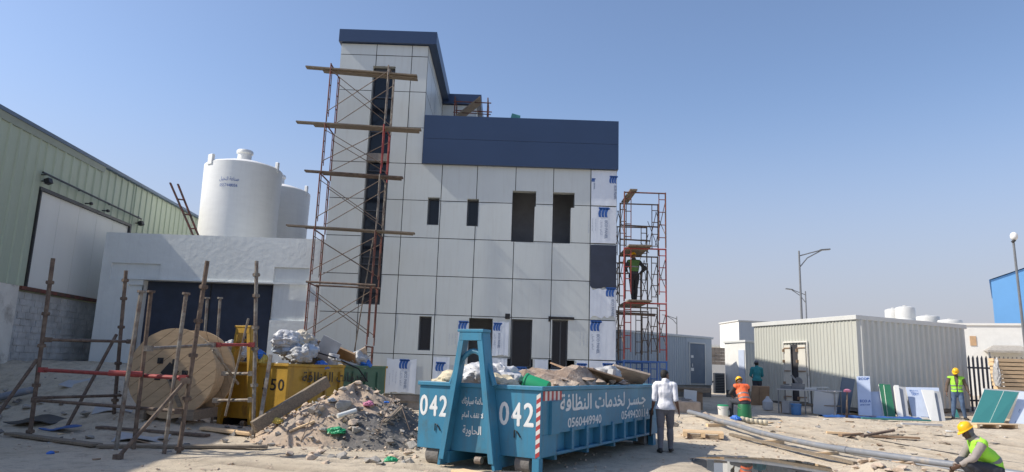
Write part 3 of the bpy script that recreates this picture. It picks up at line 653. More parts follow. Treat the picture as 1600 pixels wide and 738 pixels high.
# ================================================================== TANKS
def big_tank(x, y, r, z0, z1, label, txt):
    o = thing('water_tank', label, 'tank', (x, y, z0), 0, 'large white water tanks')
    t = MB(); t.lathe((x, y, z0), [(r, 0), (r*1.0, .05), (r*.985, (z1-z0)*.5), (r, z1-z0-.06), (r*.96, z1-z0), (r*.55, z1-z0+.22), (r*.2, z1-z0+.34)], 56)
    b = t.build('tank_body', M['tank'], o, smooth=True)
    t = MB(); t.lathe((x, y-.1, z1+.15), [(.30, 0), (.30, .5), (.36, .52), (.36, .62), (.33, .66)], 24); t.build('manhole', M['tank'], o, smooth=True)
    for a in (-.62, 1.36, 3.0):
        t = MB(); c = V((x+math.sin(a)*r*.98, y-math.cos(a)*r*.98, z1)); t.obox(c+V((0, 0, .02)), .32 if a < 0 else .14, .14, .46, Matrix.Rotation(a, 3, 'Z')); t.build('lifting_lug', M['tank'], o, bevel=.02)
    if txt:
        k = MB(); a0 = .03
        for i, (s_, w_, h_) in enumerate(((arabic('صناعة النخيل'), .82, .22), ('0557448056', .74, .13))):
            vs, fs, tw, th = text_geo(s_); z = z1-1.02-.22*i
            k.raw([V((x+math.sin(a0+(p.x/tw-.5)*w_/r)*(r+.012), y-math.cos(a0+(p.x/tw-.5)*w_/r)*(r+.012), z+p.y/th*h_)) for p in vs], fs)
        k.build('lettering', M['ink'], o)
big_tank(-12.15, 30.7, 1.66, 5.3, 10.05, 'nearer white water tank with blue lettering and capped manhole on annex roof', True)
big_tank(-11.75, 34.2, 1.58, 5.3, 9.9, 'farther white water tank half hidden behind its larger lettered neighbour', False)

# ================================================================== SCAFFOLD AT THE TOWER
ls = thing('scaffold_tower', 'tall rusty red frame scaffold standing against the stair tower', 'scaffold', (-5.3, 22.8, 0))
def ladder_frame(p, q, z0, z1, name, mt, parent, r=.024):
    """two posts joined by rungs; p, q are the plan positions of the posts"""
    t = MB(); p, q = V(p), V(q); up = V((0, 0, 1)); d = (q-p)
    t.tube(p+up*z0, p+up*z1, r); t.tube(q+up*z0, q+up*z1, r)
    t.tube(p+up*(z1-.03), q+up*(z1-.03), r)
    for e, f in ((.16, .0), (.84, 1.0)):
        a = p+d*e; b = p+d*f
        t.tube(a+up*(z0+.25), a+up*(z1-.03), r*.62)
        for k in range(4): zz = z0+.35+(z1-z0-.6)*k/3; t.tube(a+up*zz, b+up*zz, r*.6)
    return t.build(name, mt, parent)
XL, XR, YN, YF = (-6.40, -6.22), (-4.42, -4.28), 22.2, 23.4
LV = [.25, 2.2, 4.12, 5.85, 7.72, 9.42, 11.5]
def xl(z): return -6.42+.20*z/11.5
def xr(z): return -4.44+.14*z/11.5
for i, (a, b) in enumerate(zip(LV, LV[1:])):
    for fx, right in ((xl, 0), (xr, 1)):
        mt = M['red'] if right and i == 4 else (M['galv'] if right and i == 5 else M['rustred'])
        if right and i == 3: mt = M['galv']
        ladder_frame((fx(a), YN, 0), (fx(a), YF, 0), a+.02, b, 'ladder_frame', mt, ls)
    for y in (YN-.03, YF-.03):
        t = MB(); t.tube((xl(a), y, b-.25), (xr(a), y, a+.35), .014, 6); t.tube((xl(a), y-.03, a+.35), (xr(a), y-.03, b-.25), .014, 6); t.build('cross_brace', M['rustbrown'], ls)
t = MB(); t.tube((-6.45, 22.15, 4.12), (-4.25, 22.15, 4.08), .035); t.tube((-6.45, 23.3, 4.14), (-4.3, 23.3, 4.1), .03); t.build('ledger_pipe', M['rustbrown'], ls)
t = MB(); t.tube((-4.42, 22.1, 5.6), (-5.25, 23.9, .9), .02); t.build('leaning_tube', M['galv'], ls)
for i, (x0, x1, z, zz, lab) in enumerate(((-7.10, -3.37, 11.36, 11.2, 'topmost thick pair of planks on the tower scaffold'), (-7.25, -3.13, 9.42, 9.32, 'second highest long plank across the tower scaffold'),
                                      (-6.83, -3.63, 7.76, 7.66, 'short dark plank third from the top of the tower scaffold'), (-7.26, -3.14, 5.93, 5.82, 'lowest long plank across the tower scaffold'))):
    t = MB(); t.bar((x0, 22.28, z), (x1, 22.35, zz), .22, .045); t.bar((x0+.5, 22.58, z+.01), (x1-.1, 22.62, zz+.02), .22, .045)
    if i == 0: t.bar((x0+.6, 22.42, z-.06), (x1, 22.45, zz-.06), .24, .05)
    tag(t.build('scaffold_plank', M['plank'] if i != 2 else M['rustbrown']), lab, 'plank', 'planks on the tower scaffold')

# ================================================================== SCAFFOLD AT THE RIGHT CORNER
rs = thing('scaffold_tower', 'red and brown frame scaffold with blue lowest frames at the building corner', 'scaffold', (4.5, 24.3, .3))
for j, (y, dx) in enumerate(((23.4, 0), (25.1, .02), (26.8, -.02), (28.4, -.02))):
    x0, x1 = 3.80+.06*j, 5.20+.04*j
    tops = (.38, 2.03, 3.94, 5.78, 7.72) if j < 2 else ((.38, 2.03, 3.94, 5.78, 7.2) if j == 2 else (.38, 2.03, 3.94, 5.6))
    for i, (a, b) in enumerate(zip(tops, tops[1:])):
        mt = M['sc_blue'] if i == 0 else (M['red'] if j == 0 and i in (1, 2) else M['rustred'] if j == 0 else M['rustbrown'])
        ladder_frame((x0+dx*i, y, 0), (x1+dx*i, y, 0), a+.02, b, 'ladder_frame', mt, rs, .026)
        if i and j < 3:
            for x in (x0, x1):
                t = MB(); t.tube((x, y, b-.3), (x, y+1.7, a+.4), .013, 6); t.tube((x+.02, y, a+.4), (x+.02, y+1.7, b-.3), .013, 6); t.build('cross_brace', M['rustbrown'], rs)
for z, y, x0, x1 in ((6.9, 25.15, 3.9, 5.35), (3.72, 25.15, 3.7, 5.2), (3.6, 24.2, 4.0, 5.0), (6.35, 25.0, 3.9, 5.0)):
    t = MB(); t.tube((x0, y, z), (x1, y, z-.03), .028); t.build('ledger_pipe', M['rustbrown'], rs)
for nm, z, y0, y1, x, lab in (('a', 3.98, 23.2, 25.3, 4.05, 'plank on the corner scaffold under the standing worker'), ('b', 5.83, 23.2, 25.3, 4.05, 'plank deck of the corner scaffold above the worker'), ('c', 7.77, 23.3, 25.2, 4.1, 'highest plank on top of the corner scaffold')):
    t = MB()
    for k in range(1 if nm == 'c' else 3): t.bar((x+.26*k, y0, z), (x+.26*k, y1, z), .25, .05)
    tag(t.build('scaffold_plank', M['plank']), lab, 'plank', 'planks on the corner scaffold')

# scaffold and sheet on the roof behind the navy band
o = thing('roof_scaffold', 'small brown scaffold with a draped board on the roof beside the tower', 'scaffold', (-1.8, 27, 9))
for x in (-2.45, -1.14):
    ladder_frame((x, 26.6, 0), (x, 27.6, 0), 8.99, 12.2, 'ladder_frame', M['rustred'], o)
t = MB(); t.tube((-2.5, 26.6, 12.0), (-1.0, 26.6, 11.98), .025); t.tube((-2.5, 26.6, 11.55), (-1.0, 26.6, 11.5), .02); t.tube((-2.5, 27.6, 12.0), (-1.0, 27.6, 11.98), .025); t.build('ledger_pipe', M['rustred'], o)
t = MB(); t.obox((-1.95, 26.9, 11.75), 1.35, .8, .05, Matrix.Rotation(R(-42), 3, 'Y')); tag(t.build('wooden_sheet', M['plank']), 'tilted brown wooden sheet lying in the roof scaffold', 'board')

# ================================================================== TUBE BARRIER ON THE LEFT
tb = thing('tube_frame', 'low frame of rusty scaffold tubes with couplers in front of cable drum', 'scaffold', P(-7.5, 14.5))
def upright(px0, py0, px1, py1, Y0, Y1, mt, r=.036, collars=(), cap=False):
    a = at(px1, py1, Y1); b = at(px0, py0, Y0); g0 = gz(a.x, a.y); k = (g0-.0-b.z)/(a.z-b.z); a = b.lerp(a, k) if abs(k) < 3 else a
    t = MB(); t.tube(a, b, r); u = t.build('upright', mt, tb)
    if collars:
        d = (b-a).normalized(); L = (b-a).length
        for q in collars: c = MB(); c.tube(a+d*L*q-d*.035, a+d*L*q+d*.035, r+.028, 8); c.obox(a+d*L*q, .15, .05, .05); c.build('collar', mt, u)
    if cap:
        c = MB(); d = (b-a).normalized(); c.tube(b-d*.02, b+d*.02, r+.035, 8); c.build('cap', mt, u)
    return a, b
C4 = (.03, .28, .5, .68, .86)
upright(83, 404, 46, 683, 14.6, 14.6, M['rustbrown'], .042, C4)
upright(197, 423, 177, 657, 16.6, 16.6, M['rustbrown'], .042, (.1, .35, .6, .8, .93))
upright(221, 456, 182, 698, 12.9, 12.9, M['galv'], .04, (), True)
upright(236, 456, 209, 698, 13.1, 13.1, M['rustbrown'], .038, (), True)
upright(291, 459, 257, 703, 12.7, 12.7, M['galv'], .038, (), True)
upright(324, 408, 280, 703, 12.8, 12.8, M['rustbrown'], .042, C4)
upright(324, 466, 311, 655, 17.75, 17.75, M['galv'], .036, (), True)
upright(344, 466, 331, 660, 17.5, 17.5, M['galv'], .036, (), True)
upright(401, 408, 396, 670, 15.2, 15.2, M['galv'], .042, (.05, .3, .5, .62, .8, .92))
def ledger(x0, y0, Y0, x1, y1, Y1, mt, r=.032, ends=True):
    a, b = at(x0, y0, Y0), at(x1, y1, Y1); t = MB(); t.tube(a, b, r); o = t.build('ledger', mt, tb)
    if ends:
        d = (b-a).normalized()
        for q in (a+d*.06, b-d*.06): c = MB(); c.obox(q, .12, .12, .10); c.build('coupler', mt, o)
ledger(70, 531, 14.6, 207, 534, 16.5, M['rustbrown'])
ledger(64, 578, 14.5, 291, 591, 12.7, M['red'], .036)
ledger(170, 583, 12.85, 222, 585, 13.0, M['red'], .05, False)
ledger(53, 625, 14.5, 284, 643, 12.75, M['rustbrown'])
ledger(53, 622, 14.6, 189, 618, 16.5, M['rustbrown'], .032, False)
ledger(228, 545, 13.0, 335, 539, 14.6, M['galv'])
ledger(335, 539, 14.6, 398, 539, 15.2, M['red'], .033)
ledger(349, 584, 15.8, 396, 584, 15.2, M['galv'], .032); ledger(335, 626, 15.8, 396, 625, 15.2, M['galv'], .032)
ledger(182, 523, 16.6, 104, 668, 15.6, M['rustbrown'], .036, False)
ledger(58, 562, 14.6, -12, 660, 14.0, M['rustbrown'], .036, False)
ledger(293, 591, 12.7, 180, 720, 11.9, M['rustbrown'], .036)
ledger(388, 498, 15.3, 352, 650, 15.5, M['galv'], .026, False)
ledger(333, 547, 14.6, 372, 600, 15.9, M['galv'], .028, False)
a, b = at(423, 555, 15.6), at(405, 668, 15.1); t = MB(); t.obox((a+b)/2, .07, .07, (a-b).length, (a-b).to_track_quat('Z', 'Y').to_matrix()); tag(t.build('leaning_post', M['galv']), 'plain grey square post leaning on the yellow skip', 'post')
def floor_plank(x0, y0, x1, y1, w_, h_, mt, name, label, cat='plank', dz=.0, group=None):
    a, b = P(x0, y0, h_/2+dz), P(x1, y1, h_/2+dz); t = MB(); t.bar(a, b, w_, h_); return tag(t.build(name, mt, bevel=.006), label, cat, group)
floor_plank(-9.9, 14.6, -7.4, 13.3, .22, .05, M['plank'], 'ground_plank', 'long weathered plank lying under the tube frame, farther left one', dz=.03)
floor_plank(-7.3, 13.15, -4.5, 13.9, .2, .05, M['plank'], 'ground_plank', 'long weathered plank lying under the tube frame, nearer the rubble', dz=.03)
floor_plank(-6.6, 15.9, -4.95, 15.6, .25, .06, M['wood'], 'ground_plank', 'brown plank lying in front of the yellow skip', dz=.03)
floor_plank(-8.6, 15.4, -6.2, 15.25, .2, .05, M['rustbrown'], 'ground_plank', 'dark brown plank lying below the cable drum', dz=.03)

# ================================================================== CABLE DRUM
random.seed(11)
DC = at(268, 583, 16.0); DR = .99
axd = V((.02, .99, 0)).normalized(); exd = V((axd.y, -axd.x, 0))
dr = thing('cable_drum', 'large wooden cable drum with tan windings standing behind the rusty tube frame', 'cable drum', (DC.x, DC.y, DC.z-DR))
def flange(c, rad, ang):
    """boarded disc cut from parallel planks with open joints"""
    t = MB(); n = 9; wv = exd*math.cos(ang)+V((0, 0, 1))*math.sin(ang); hv = axd.cross(wv)
    for k in range(n):
        s0, s1 = -rad+2*rad*k/n+.004, -rad+2*rad*(k+1)/n-.004; pts = []
        for q in np.linspace(s0, s1, 5): pts.append((q, math.sqrt(max(0, rad*rad-q*q))))
        poly = pts+[(q, -h) for q, h in reversed(pts)]
        A = [c+wv*a+hv*b for a, b in poly]; B = [p+axd*.07 for p in A]; m_ = len(poly)
        t.raw(A+B, [tuple(range(m_)), tuple(range(m_, 2*m_))[::-1]]+[(i, (i+1) % m_, (i+1) % m_+m_, i+m_) for i in range(m_)])
    t.lathe(c+axd*.075, [(rad*.99, 0), (rad*.99, .06)], 48, axd); return t.build('flange', M['ply'], dr)
fl = flange(DC, DR, R(-50)); flange(DC+axd*.98, DR, R(20))
t = MB(); prof = [(.55, .14)]
for k in range(14): prof += [(.80+.02*(k % 2), .15+.057*k), (.815, .17+.057*k)]
t.lathe(DC, prof+[(.55, .97)], 48, axd); t.build('cable_winding', M['ply'], dr, smooth=True)
for a, b in ((-.28, .26), (.06, .24), (-.30, -.10), (.02, -.16), (.30, .0)):
    q = DC+exd*a+V((0, 0, b)); c = MB(); c.obox(q-axd*.008, .13, .02, .13, Matrix.Rotation(R(-8), 3, 'Z')); c.tube(q-axd*.05, q, .03, 6); c.build('bolt_plate', M['black'], dr)
t = MB(); q = DC+exd*-.04; t.obox(q-axd*.012+V((0, 0, .02)), .30, .03, .30, Matrix.Rotation(R(-8), 3, 'Z') @ Matrix.Rotation(R(40), 3, 'Y')); t.build('hub_plate', M['black'], dr)
t = MB(); t.bar(q-axd*.02+V((0, 0, -.1)), q+exd*.33-axd*.02+V((0, 0, -.72)), .09, .03, up=axd); t.build('batten', M['plank'], dr)
for s_ in (-1, 1):
    t = MB(); c = DC+axd*.5+exd*s_*.55; t.bar(V((c.x, c.y-.6, DC.z-DR*.90)), V((c.x, c.y+.7, DC.z-DR*.90)), .16, .22); tag(t.build('wooden_chock', M['plank']), 'timber chock under the cable drum, on its %s side' % ('left' if s_ < 0 else 'right'), 'chock')

# ================================================================== SKIPS
def skip_container(name, label, loc, rz, W, L, z0, z1, mt, mt2, split, paints):
    s = thing(name, label, 'skip', loc, rz)
    th = .05
    b = MB()
    b.box(-W, 0, -.0, th, z0, z1); b.box(-W, 0, L-th, L, z0, z1); b.box(-W, -W+th, th, L-th, z0, z1)
    b.box(-W+th, -th, th, L-th, z0, z0+.05)
    zl = z0+.36 if mt2 is None else z0
    Ls = L if mt2 is None else split
    b.box(-th, 0, th, Ls-(th if mt2 is None else 0), zl+.0005, z1)
    if mt2 is None:
        b.box(-.16, -.11, th, L-th, z0+.051, zl); b.box(-.11, -.0, th, .62, z0+.01, zl); b.box(-.11, 0, L-.5, L-th, z0+.01, zl)
        b.box(-.11, -.001, .62, L-.5, z0+.011, z0+.06)
    b.build('body', mt, s, local=True, bevel=.008)
    if mt2 is None:
        for k in range(7):
            y = 1.22+.66*k
            if y < L-.6: r_ = MB(); r_.box(-.11, .03, y-.05, y+.05, z0+.062, zl+.06); r_.build('rib', mt, s, local=True, bevel=.005)
    else:
        q = MB(); q.box(-th-.002, .002, split+.002, L-th, z0, z1); q.build('side_panel', mt2, s, local=True)
        for k in range(6):
            y = .9+.62*k
            if y < L: r_ = MB(); r_.box(.001, .06, y-.05, y+.05, z0+.02, z1-.12); r_.build('rib', mt if y < split else mt2, s, local=True, bevel=.005)
    rim = MB()
    rim.box(-W-.03, .035, -.035, .07, z1, z1+.07); rim.box(-W-.03, .035, L-.07, L+.035, z1, z1+.07)
    rim.box(-.06, .034, .07, (L-.07) if mt2 is None else split, z1+.001, z1+.069); rim.box(-W-.029, -W+.06, .07, L-.07, z1+.001, z1+.069)
    rim.build('rim', mt, s, local=True, bevel=.01)
    if mt2: q = MB(); q.box(-.06, .034, split, L-.07, z1+.001, z1+.069); q.build('rim', mt2, s, local=True, bevel=.01)
    # A-shaped lifting frame on the end
    c = -W*.5-.03; zt = z1+.92; A = MB()
    for sg in (-1, 1):
        xb, xt = c+sg*.53, c+sg*.20
        def pl_(x_lo, x_hi, w_, ya, yb, z_lo, z_hi):
            A.hexa([(x_lo-w_/2, ya, z_lo), (x_lo+w_/2, ya, z_lo), (x_lo+w_/2, yb, z_lo), (x_lo-w_/2, yb, z_lo)], [(x_hi-w_/2, ya, z_hi), (x_hi+w_/2, ya, z_hi), (x_hi+w_/2, yb, z_hi), (x_hi-w_/2, yb, z_hi)])
        pl_(xb, xt, .055, -.25, -.004, z0-.22, zt)                    # deep side plate
        pl_(xb-sg*.045, xt-sg*.035, .10, -.265, -.251, z0-.12, zt)       # front flange
    A.box(c-.255, c+.255, -.28, -.02, zt, zt+.05); A.box(c-.22, c+.22, -.27, -.21, zt-.14, zt-.001)
    A.build('lifting_frame', mt, s, local=True, bevel=.006)
    k = MB(); pts = []
    for t_ in np.linspace(0, 1, 13):
        x = c+(t_-.5)*.86; z = z1+.05+.56*math.sin(math.pi*t_)**.8; pts.append((x, -.13, z))
    k.path(pts, .045, 8); k.build('hook_bar', mt, s, local=True, smooth=True)
    u = MB()
    for x in (c-.48, c+.48): u.box(x-.06, x+.06, -.1, L-.02, z0-.19, z0-.002)
    for y in (.8, 2.2, 3.6, 5.0):
        if y < L: u.box(-W+.1, -.1, y-.05, y+.05, z0-.09, z0-.003)
    u.box(-.14, -.02, .0, .14, .01, z0-.001); u.box(-.14, -.02, L-.3, L-.1, .01, z0-.001)
    u.build('skid_frame', M['black'] if mt2 else mt, s, local=True)
    for x, y in ((-W+.3, .18), (-.34, .18), (-W+.3, L-.35), (-.3, L-.35)):
        r_ = MB(); r_.tube((x-.13, y, .16), (x+.13, y, .16), .16, 20); r_.build('roller', M['stone_d'], s, local=True, smooth=True)
    r_ = MB(); r_.tube((c+.1, -.1, z0-.10), (c+.22, -.1, z0-.10), .06, 12); r_.build('coupling_pin', M['galv'], s, local=True)
    paints(s, W, L, z0, z1, c)
    return s
EX, EZ, EY = V((1, 0, 0)), V((0, 0, 1)), V((0, 1, 0))
def blue_paint(s, W, L, z0, z1, c):
    t = MB(); y = -.004
    def stencil(x, wd, h, z):
        for i, ch in enumerate('042'): add_text(t, ch, V((x+i*wd, y, z)), EX, EZ, W=wd*.74, H=h, fat=.010)
    stencil(-W+.03, .205, .34, .82); t.build('number', M['stencil'], s, local=True)
    t = MB(); stencil(-.76, .228, .36, .76); t.build('number', M['stencil'], s, local=True)
    t = MB()
    for (tx, wd, h, z) in (('سلامة سيارتك', .44, .15, 1.02), ('لا تقف أمام', .42, .15, .79), ('الحاوية', .36, .18, .52)):
        add_text(t, arabic(tx), V((c-wd/2-.055, y, z)), EX, EZ, W=wd, H=h, fat=.003)
    t.build('lettering', M['stencil'], s, local=True)
    t = MB(); x = .004
    add_text(t, arabic('جـسـر لخدمات النظافة'), V((x, .72, .90)), EY, EZ, W=4.55, H=.36, fat=.010)
    add_text(t, '0560449940', V((x, 1.05, .70)), EY, EZ, W=1.55, H=.155, fat=.005)
    add_text(t, '0549420114', V((x, 3.72, .71)), EY, EZ, W=1.75, H=.16, fat=.005)
    t.build('lettering', M['stencil'], s, local=True)
    t = MB()
    for k, m_ in enumerate((-.02,)):
        n = 14; h = (z1-.08-z0)/n
        for i in range(n):
            t.cur = i % 2; za = z0+h*i
            t.raw([(-.085, y, za), (-.012, y, za+.05), (-.012, y, za+.05+h), (-.085, y, za+h)], [(0, 1, 2, 3)])
    n = 9; h = .72/n
    for i in range(n):
        t.cur = i % 2; ya = .05+h*i
        t.raw([(.004, ya, z1-.16), (.004, ya+h, z1-.16), (.004, ya+h, z1-.01), (.004, ya, z1-.01)], [(0, 1, 2, 3)])
    t.build('warning_stripe', [M['signred'], M['signwhite']], s, local=True)
    for x_ in (-W+.42, -.42):
        q = MB(); q.path([(x_-.05, y-.01, z0+.30), (x_-.045, y-.015, z0+.42), (x_, y-.015, z0+.40), (x_+.06, y-.01, z0+.31)], .010, 6); q.build('tie_hook', M['black'], s, local=True)
    q = MB(); q.box(.001, .05, .30, .62, .63, z1-.17); q.build('channel', M['teal'], s, local=True)
SA = (.56, 11.6); SRZ = R(-29)
skip_container('blue_skip', 'blue hooklift skip numbered 042 with white Arabic lettering, filled with debris', (SA[0], SA[1], 0), SRZ, 2.40, 6.2, .27, 1.33, M['teal'], None, 0, blue_paint)
def yellow_paint(s, W, L, z0, z1, c):
    for x0 in (-.72, -W+.04):
        t = MB()
        for i, ch in enumerate('550'): add_text(t, ch, V((x0+.235*i, -.004, .82)), EX, EZ, W=.17, H=.27, fat=.006)
        t.build('number', M['black'], s, local=True)
    t = MB(); add_text(t, arabic('لخدمات النظافة'), V((.064, .5, 1.02)), EY, EZ, W=2.9, H=.26, fat=.006); t.build('lettering', M['black'], s, local=True)
YA = (-5.35, 17.5); YRZ = R(-22)
skip_container('yellow_skip', 'yellow skip numbered 550 with a green rear part, heaped with rubbish bags', (YA[0], YA[1], .12), YRZ, 2.5, 4.5, .10, 1.40, M['yellow'], M['sgreen'], 2.35, yellow_paint)
def loc2(A, rz, x, y, z=0): return V((A[0]+x*math.cos(rz)-y*math.sin(rz), A[1]+x*math.sin(rz)+y*math.cos(rz), z))

# ---- rubbish bags
def bag(c, rx, ry, rz_, mt, seed, name='rubbish_bag', label=None, group=None, knot=True, cat='rubbish bag'):
    bm = bmesh.new(); bmesh.ops.create_icosphere(bm, subdivisions=4, radius=1)
    a = random.random()*6.28; Mz = Matrix.Rotation(a, 3, 'Z')
    kd = V((random.uniform(-.5, .5), random.uniform(-.5, .5), 1)).normalized()
    for v_ in bm.verts:
        p = v_.co.copy(); d = p.normalized(); o_ = V((seed*3.1, seed, 0))
        k = 1.06+.26*mnoise.fractal(d*1.5+o_, 1, 2, 2)
        for f_, a_ in ((2.3, .30), (4.6, .17), (9.5, .085)):
            q_ = d*f_+o_*1.7; q_ = q_+V((.35*mnoise.noise(q_*1.3), .35*mnoise.noise(q_*1.3+V((9, 0, 0))), 0)); k -= a_*min(.55, abs(mnoise.noise(q_)))
        if knot: k += .55*max(0, d.dot(kd)-.93)*8*.6
        p = d*k; p.z = max(p.z, -.62); p = Mz @ V((p.x*rx, p.y*ry, p.z*rz_)); v_.co = p
    me = bpy.data.meshes.new(name); bm.to_mesh(me); bm.free(); me.materials.append(mt); me.polygons.foreach_set('use_smooth', [(i_*7919 % 10) < 4 for i_ in range(len(me.polygons))])
    o = bpy.data.objects.new(name, me); col.objects.link(o); o.location = c
    return tag(o, label, cat, group)
random.seed(21)
Gs = 'rubbish bags heaped in the yellow skip'
bags = []
for k in range(44):
    y = .35+3.3*((k*0.618) % 1); x = -2.2+2.0*((k*0.381+.13*math.sin(k)) % 1); hgt_ = .58*math.exp(-((y-1.3)/1.7)**2)*(1-.3*abs(x+1.0))+.26
    bags.append((x, y, random.uniform(.24, .40), random.choice(('bagw', 'bagw', 'bagw', 'bagg', 'bagl', 'bagt')) if y < 2.4 else random.choice(('bagg', 'bagd', 'bagw', 'bagl')), hgt_*random.uniform(.55, 1.1)))
LB = {'bagw': 'white plastic rubbish bag', 'bagg': 'grey plastic rubbish bag', 'bagd': 'dark grey rubbish bag', 'bagl': 'pale bluish plastic rubbish bag', 'bagt': 'beige plastic rubbish bag'}
for i, (x, y, s_, k, z) in enumerate(bags):
    bag(loc2(YA, YRZ, x, y, 1.42+z), s_*1.1, s_*.9, s_*.72, M[k], i+1, label=LB[k]+' among the bags heaped in the yellow skip', group=Gs+(', ' + LB[k].split(' plastic')[0].split(' rubbish')[0]))
bag(loc2(YA, YRZ, -.75, 1.35, 2.04), .42, .36, .27, M['bagg'], 40, label='large grey bag crowning the rubbish in the yellow skip')
bag(loc2(YA, YRZ, -.35, .95, 1.78), .46, .26, .22, M['bagw'], 41, label='long white bag lying over the rubbish in the yellow skip', knot=False)
bag(loc2(YA, YRZ, -1.05, .12, 1.75), .2, .18, .17, M['bagb'], 42, label='bright blue bag beside the lifting frame of yellow skip')
bag(loc2(YA, YRZ, -.15, 1.5, 1.52), .22, .17, .15, M['bagb'], 43, label='blue bag at the skip rim below the white bags')
bag(loc2(YA, YRZ, -.95, .18, 1.50), .17, .2, .3, M['bagy'], 44, label='yellow sack at the near rim of the yellow skip')
bag(loc2(YA, YRZ, -.12, 3.5, 1.62), .2, .17, .16, M['bagb'], 45, label='small dark blue bundle at the green end of the skip')
def sheet(c, sx, sy, th, e, mt, name, label, cat, parent=None):
    from mathutils import Euler
    t = MB(); t.obox(c, sx, sy, th, Euler([R(q) for q in e]).to_matrix()); return tag(t.build(name, mt), label, cat)
sheet(loc2(YA, YRZ, -.5, 2.2, 2.0), .55, .03, .62, (12, 25, 10), M['greyboard'], 'foam_board', 'upright pale grey board sticking out of the yellow skip', 'board')
sheet(loc2(YA, YRZ, -.5, 3.0, 1.88), .75, .05, .5, (50, 20, -10), M['card'], 'cardboard_sheet', 'brown cardboard sheet on the rubbish in the yellow skip', 'cardboard')
sheet(loc2(YA, YRZ, -.3, 3.4, 1.80), .6, .03, .5, (35, -30, 30), M['stone_b'], 'cardboard_sheet', 'pale beige cardboard flap near the green end of the skip', 'cardboard')
sheet(loc2(YA, YRZ, -.9, 2.5, 2.05), .4, .05, .35, (20, 10, 40), M['mud'], 'cardboard_sheet', 'small dark brown board on top of the yellow skip load', 'cardboard')
t = MB(); q = loc2(YA, YRZ, -.28, 2.15, 1.72); t.tube(q-V((.0, .0, .14)), q+V((.05, 0, .16)), .15, 16); tag(t.build('round_tub', M['bagw'], smooth=True), 'white round tub lying in the yellow skip', 'tub')
t = MB(); t.path([loc2(YA, YRZ, -.6, 1.6, 1.95), loc2(YA, YRZ, -.1, 2.0, 1.78), loc2(YA, YRZ, .15, 2.8, 1.50), loc2(YA, YRZ, .35, 3.0, 1.15)], .022, 6); tag(t.build('black_hose', M['black'], smooth=True), 'thin black hose hanging over the skip rim', 'hose')
t = MB(); t.bar(loc2(YA, YRZ, -.1, 2.0, 1.74), loc2(YA, YRZ, -.06, 3.4, 1.52), .14, .05); tag(t.build('curved_board', M['greyboard']), 'long grey board lying along the skip rim', 'board')
t = MB()
for i in range(60):
    q = loc2(YA, YRZ, random.uniform(-2.2, -.2), random.uniform(.3, 4.1), random.uniform(1.38, 1.55)); t.rock(q, random.uniform(.06, .2), None, random.uniform(.05, .12), 9)
tag(t.build('loose_waste', M['greyboard']), 'loose broken waste filling the yellow skip under the bags', 'waste', kind='stuff')

# ---- load of the blue skip
random.seed(5)
t = MB(); n = 40; vs = []
for j in range(n+1):
    for i in range(15):
        x, y = -2.33+2.26*i/14, .06+6.08*j/n; e = min(1, min(i, 14-i)/3)*min(1, min(j, n-j)/2)
        z = 1.18+e*(.20+.42*float(fbm(np.array(x*1.6+5), np.array(y*1.1), 4, 5))+.25*float(fbm(np.array(x*6), np.array(y*6), 3, 9))+(.12 if y > 1.6 else -.05)+.14*math.exp(-((y-3.0)/.9)**2))
        vs.append(loc2(SA, SRZ, x, y, z))
t.raw(vs, [(j*15+i, j*15+i+1, j*15+i+16, j*15+i+15) for j in range(n) for i in range(14)])
for i in range(170):
    x, y = random.uniform(-2.2, -.1), random.uniform(1.6, 6.0); s_ = random.uniform(.03, .15)
    t.rock(loc2(SA, SRZ, x, y, 1.36+random.uniform(0, .14)), s_, s_*random.uniform(.6, 1.6), s_*.5, 9)
tag(t.build('debris_load', M['mud']), 'brown crumbled debris filling the blue skip', 'debris', kind='stuff')
for i, (x, y, s_, k, lab) in enumerate(((-2.0, .5, .42, 'bagc', 'cream sack at the far left corner of the blue skip'), (-1.75, .75, .36, 'bagw', 'white sack between cream sacks in the blue skip, left one'), (-1.5, .6, .40, 'bagw', 'white sack behind the left leg of the blue lifting frame'),
                                     (-1.05, .55, .40, 'bagc', 'cream sack seen through the blue lifting frame'), (-1.3, 1.0, .45, 'bagw', 'white sack on top of the pile behind the blue lifting frame'), (-2.1, 1.1, .4, 'bagc', 'cream sack behind others at the left wall of blue skip'), (-.9, 1.2, .3, 'bagc', 'cream sack leaning right of the blue lifting frame'))):
    bag(loc2(SA, SRZ, x, y, 1.31+.06*(i % 3)+(.08 if i in (2, 4) else 0)), s_*1.1, s_*.9, s_*.62, M[k], 60+i, 'cement_sack', lab, 'sacks in the blue skip', cat='sack')
t = MB(); q = loc2(SA, SRZ, -.62, 1.05, 1.36); ax_ = V((-.75, .3, .18)).normalized()
t.lathe(q+ax_*-.22, [(.15, 0), (.155, .02), (.18, .40), (.195, .41), (.195, .44), (.17, .44)], 24, ax_); tag(t.build('green_bucket', M['gplast'], smooth=True), 'bright green bucket lying on its side on the blue skip load', 'bucket')
sheet(loc2(SA, SRZ, -.5, 5.4, 1.55), .9, .05, .7, (60, 12, 10), M['stone_b'], 'broken_board', 'pale sloping board at the far end of blue skip', 'board')
sheet(loc2(SA, SRZ, -.35, 4.0, 1.52), .06, .5, .40, (0, 10, 5), M['greyboard'], 'broken_board', 'small upright grey slab in the blue skip load', 'board')
sheet(loc2(SA, SRZ, -.8, 3.3, 1.62), 1.1, .6, .03, (14, 12, 40), M['card'], 'cardboard_sheet', 'brown cardboard sheet on the blue skip debris, nearest the middle', 'cardboard')
sheet(loc2(SA, SRZ, -.4, 3.6, 1.56), .8, .5, .03, (-16, 14, 10), M['card'], 'cardboard_sheet', 'brown cardboard piece beside the upright grey slab in the skip', 'cardboard')
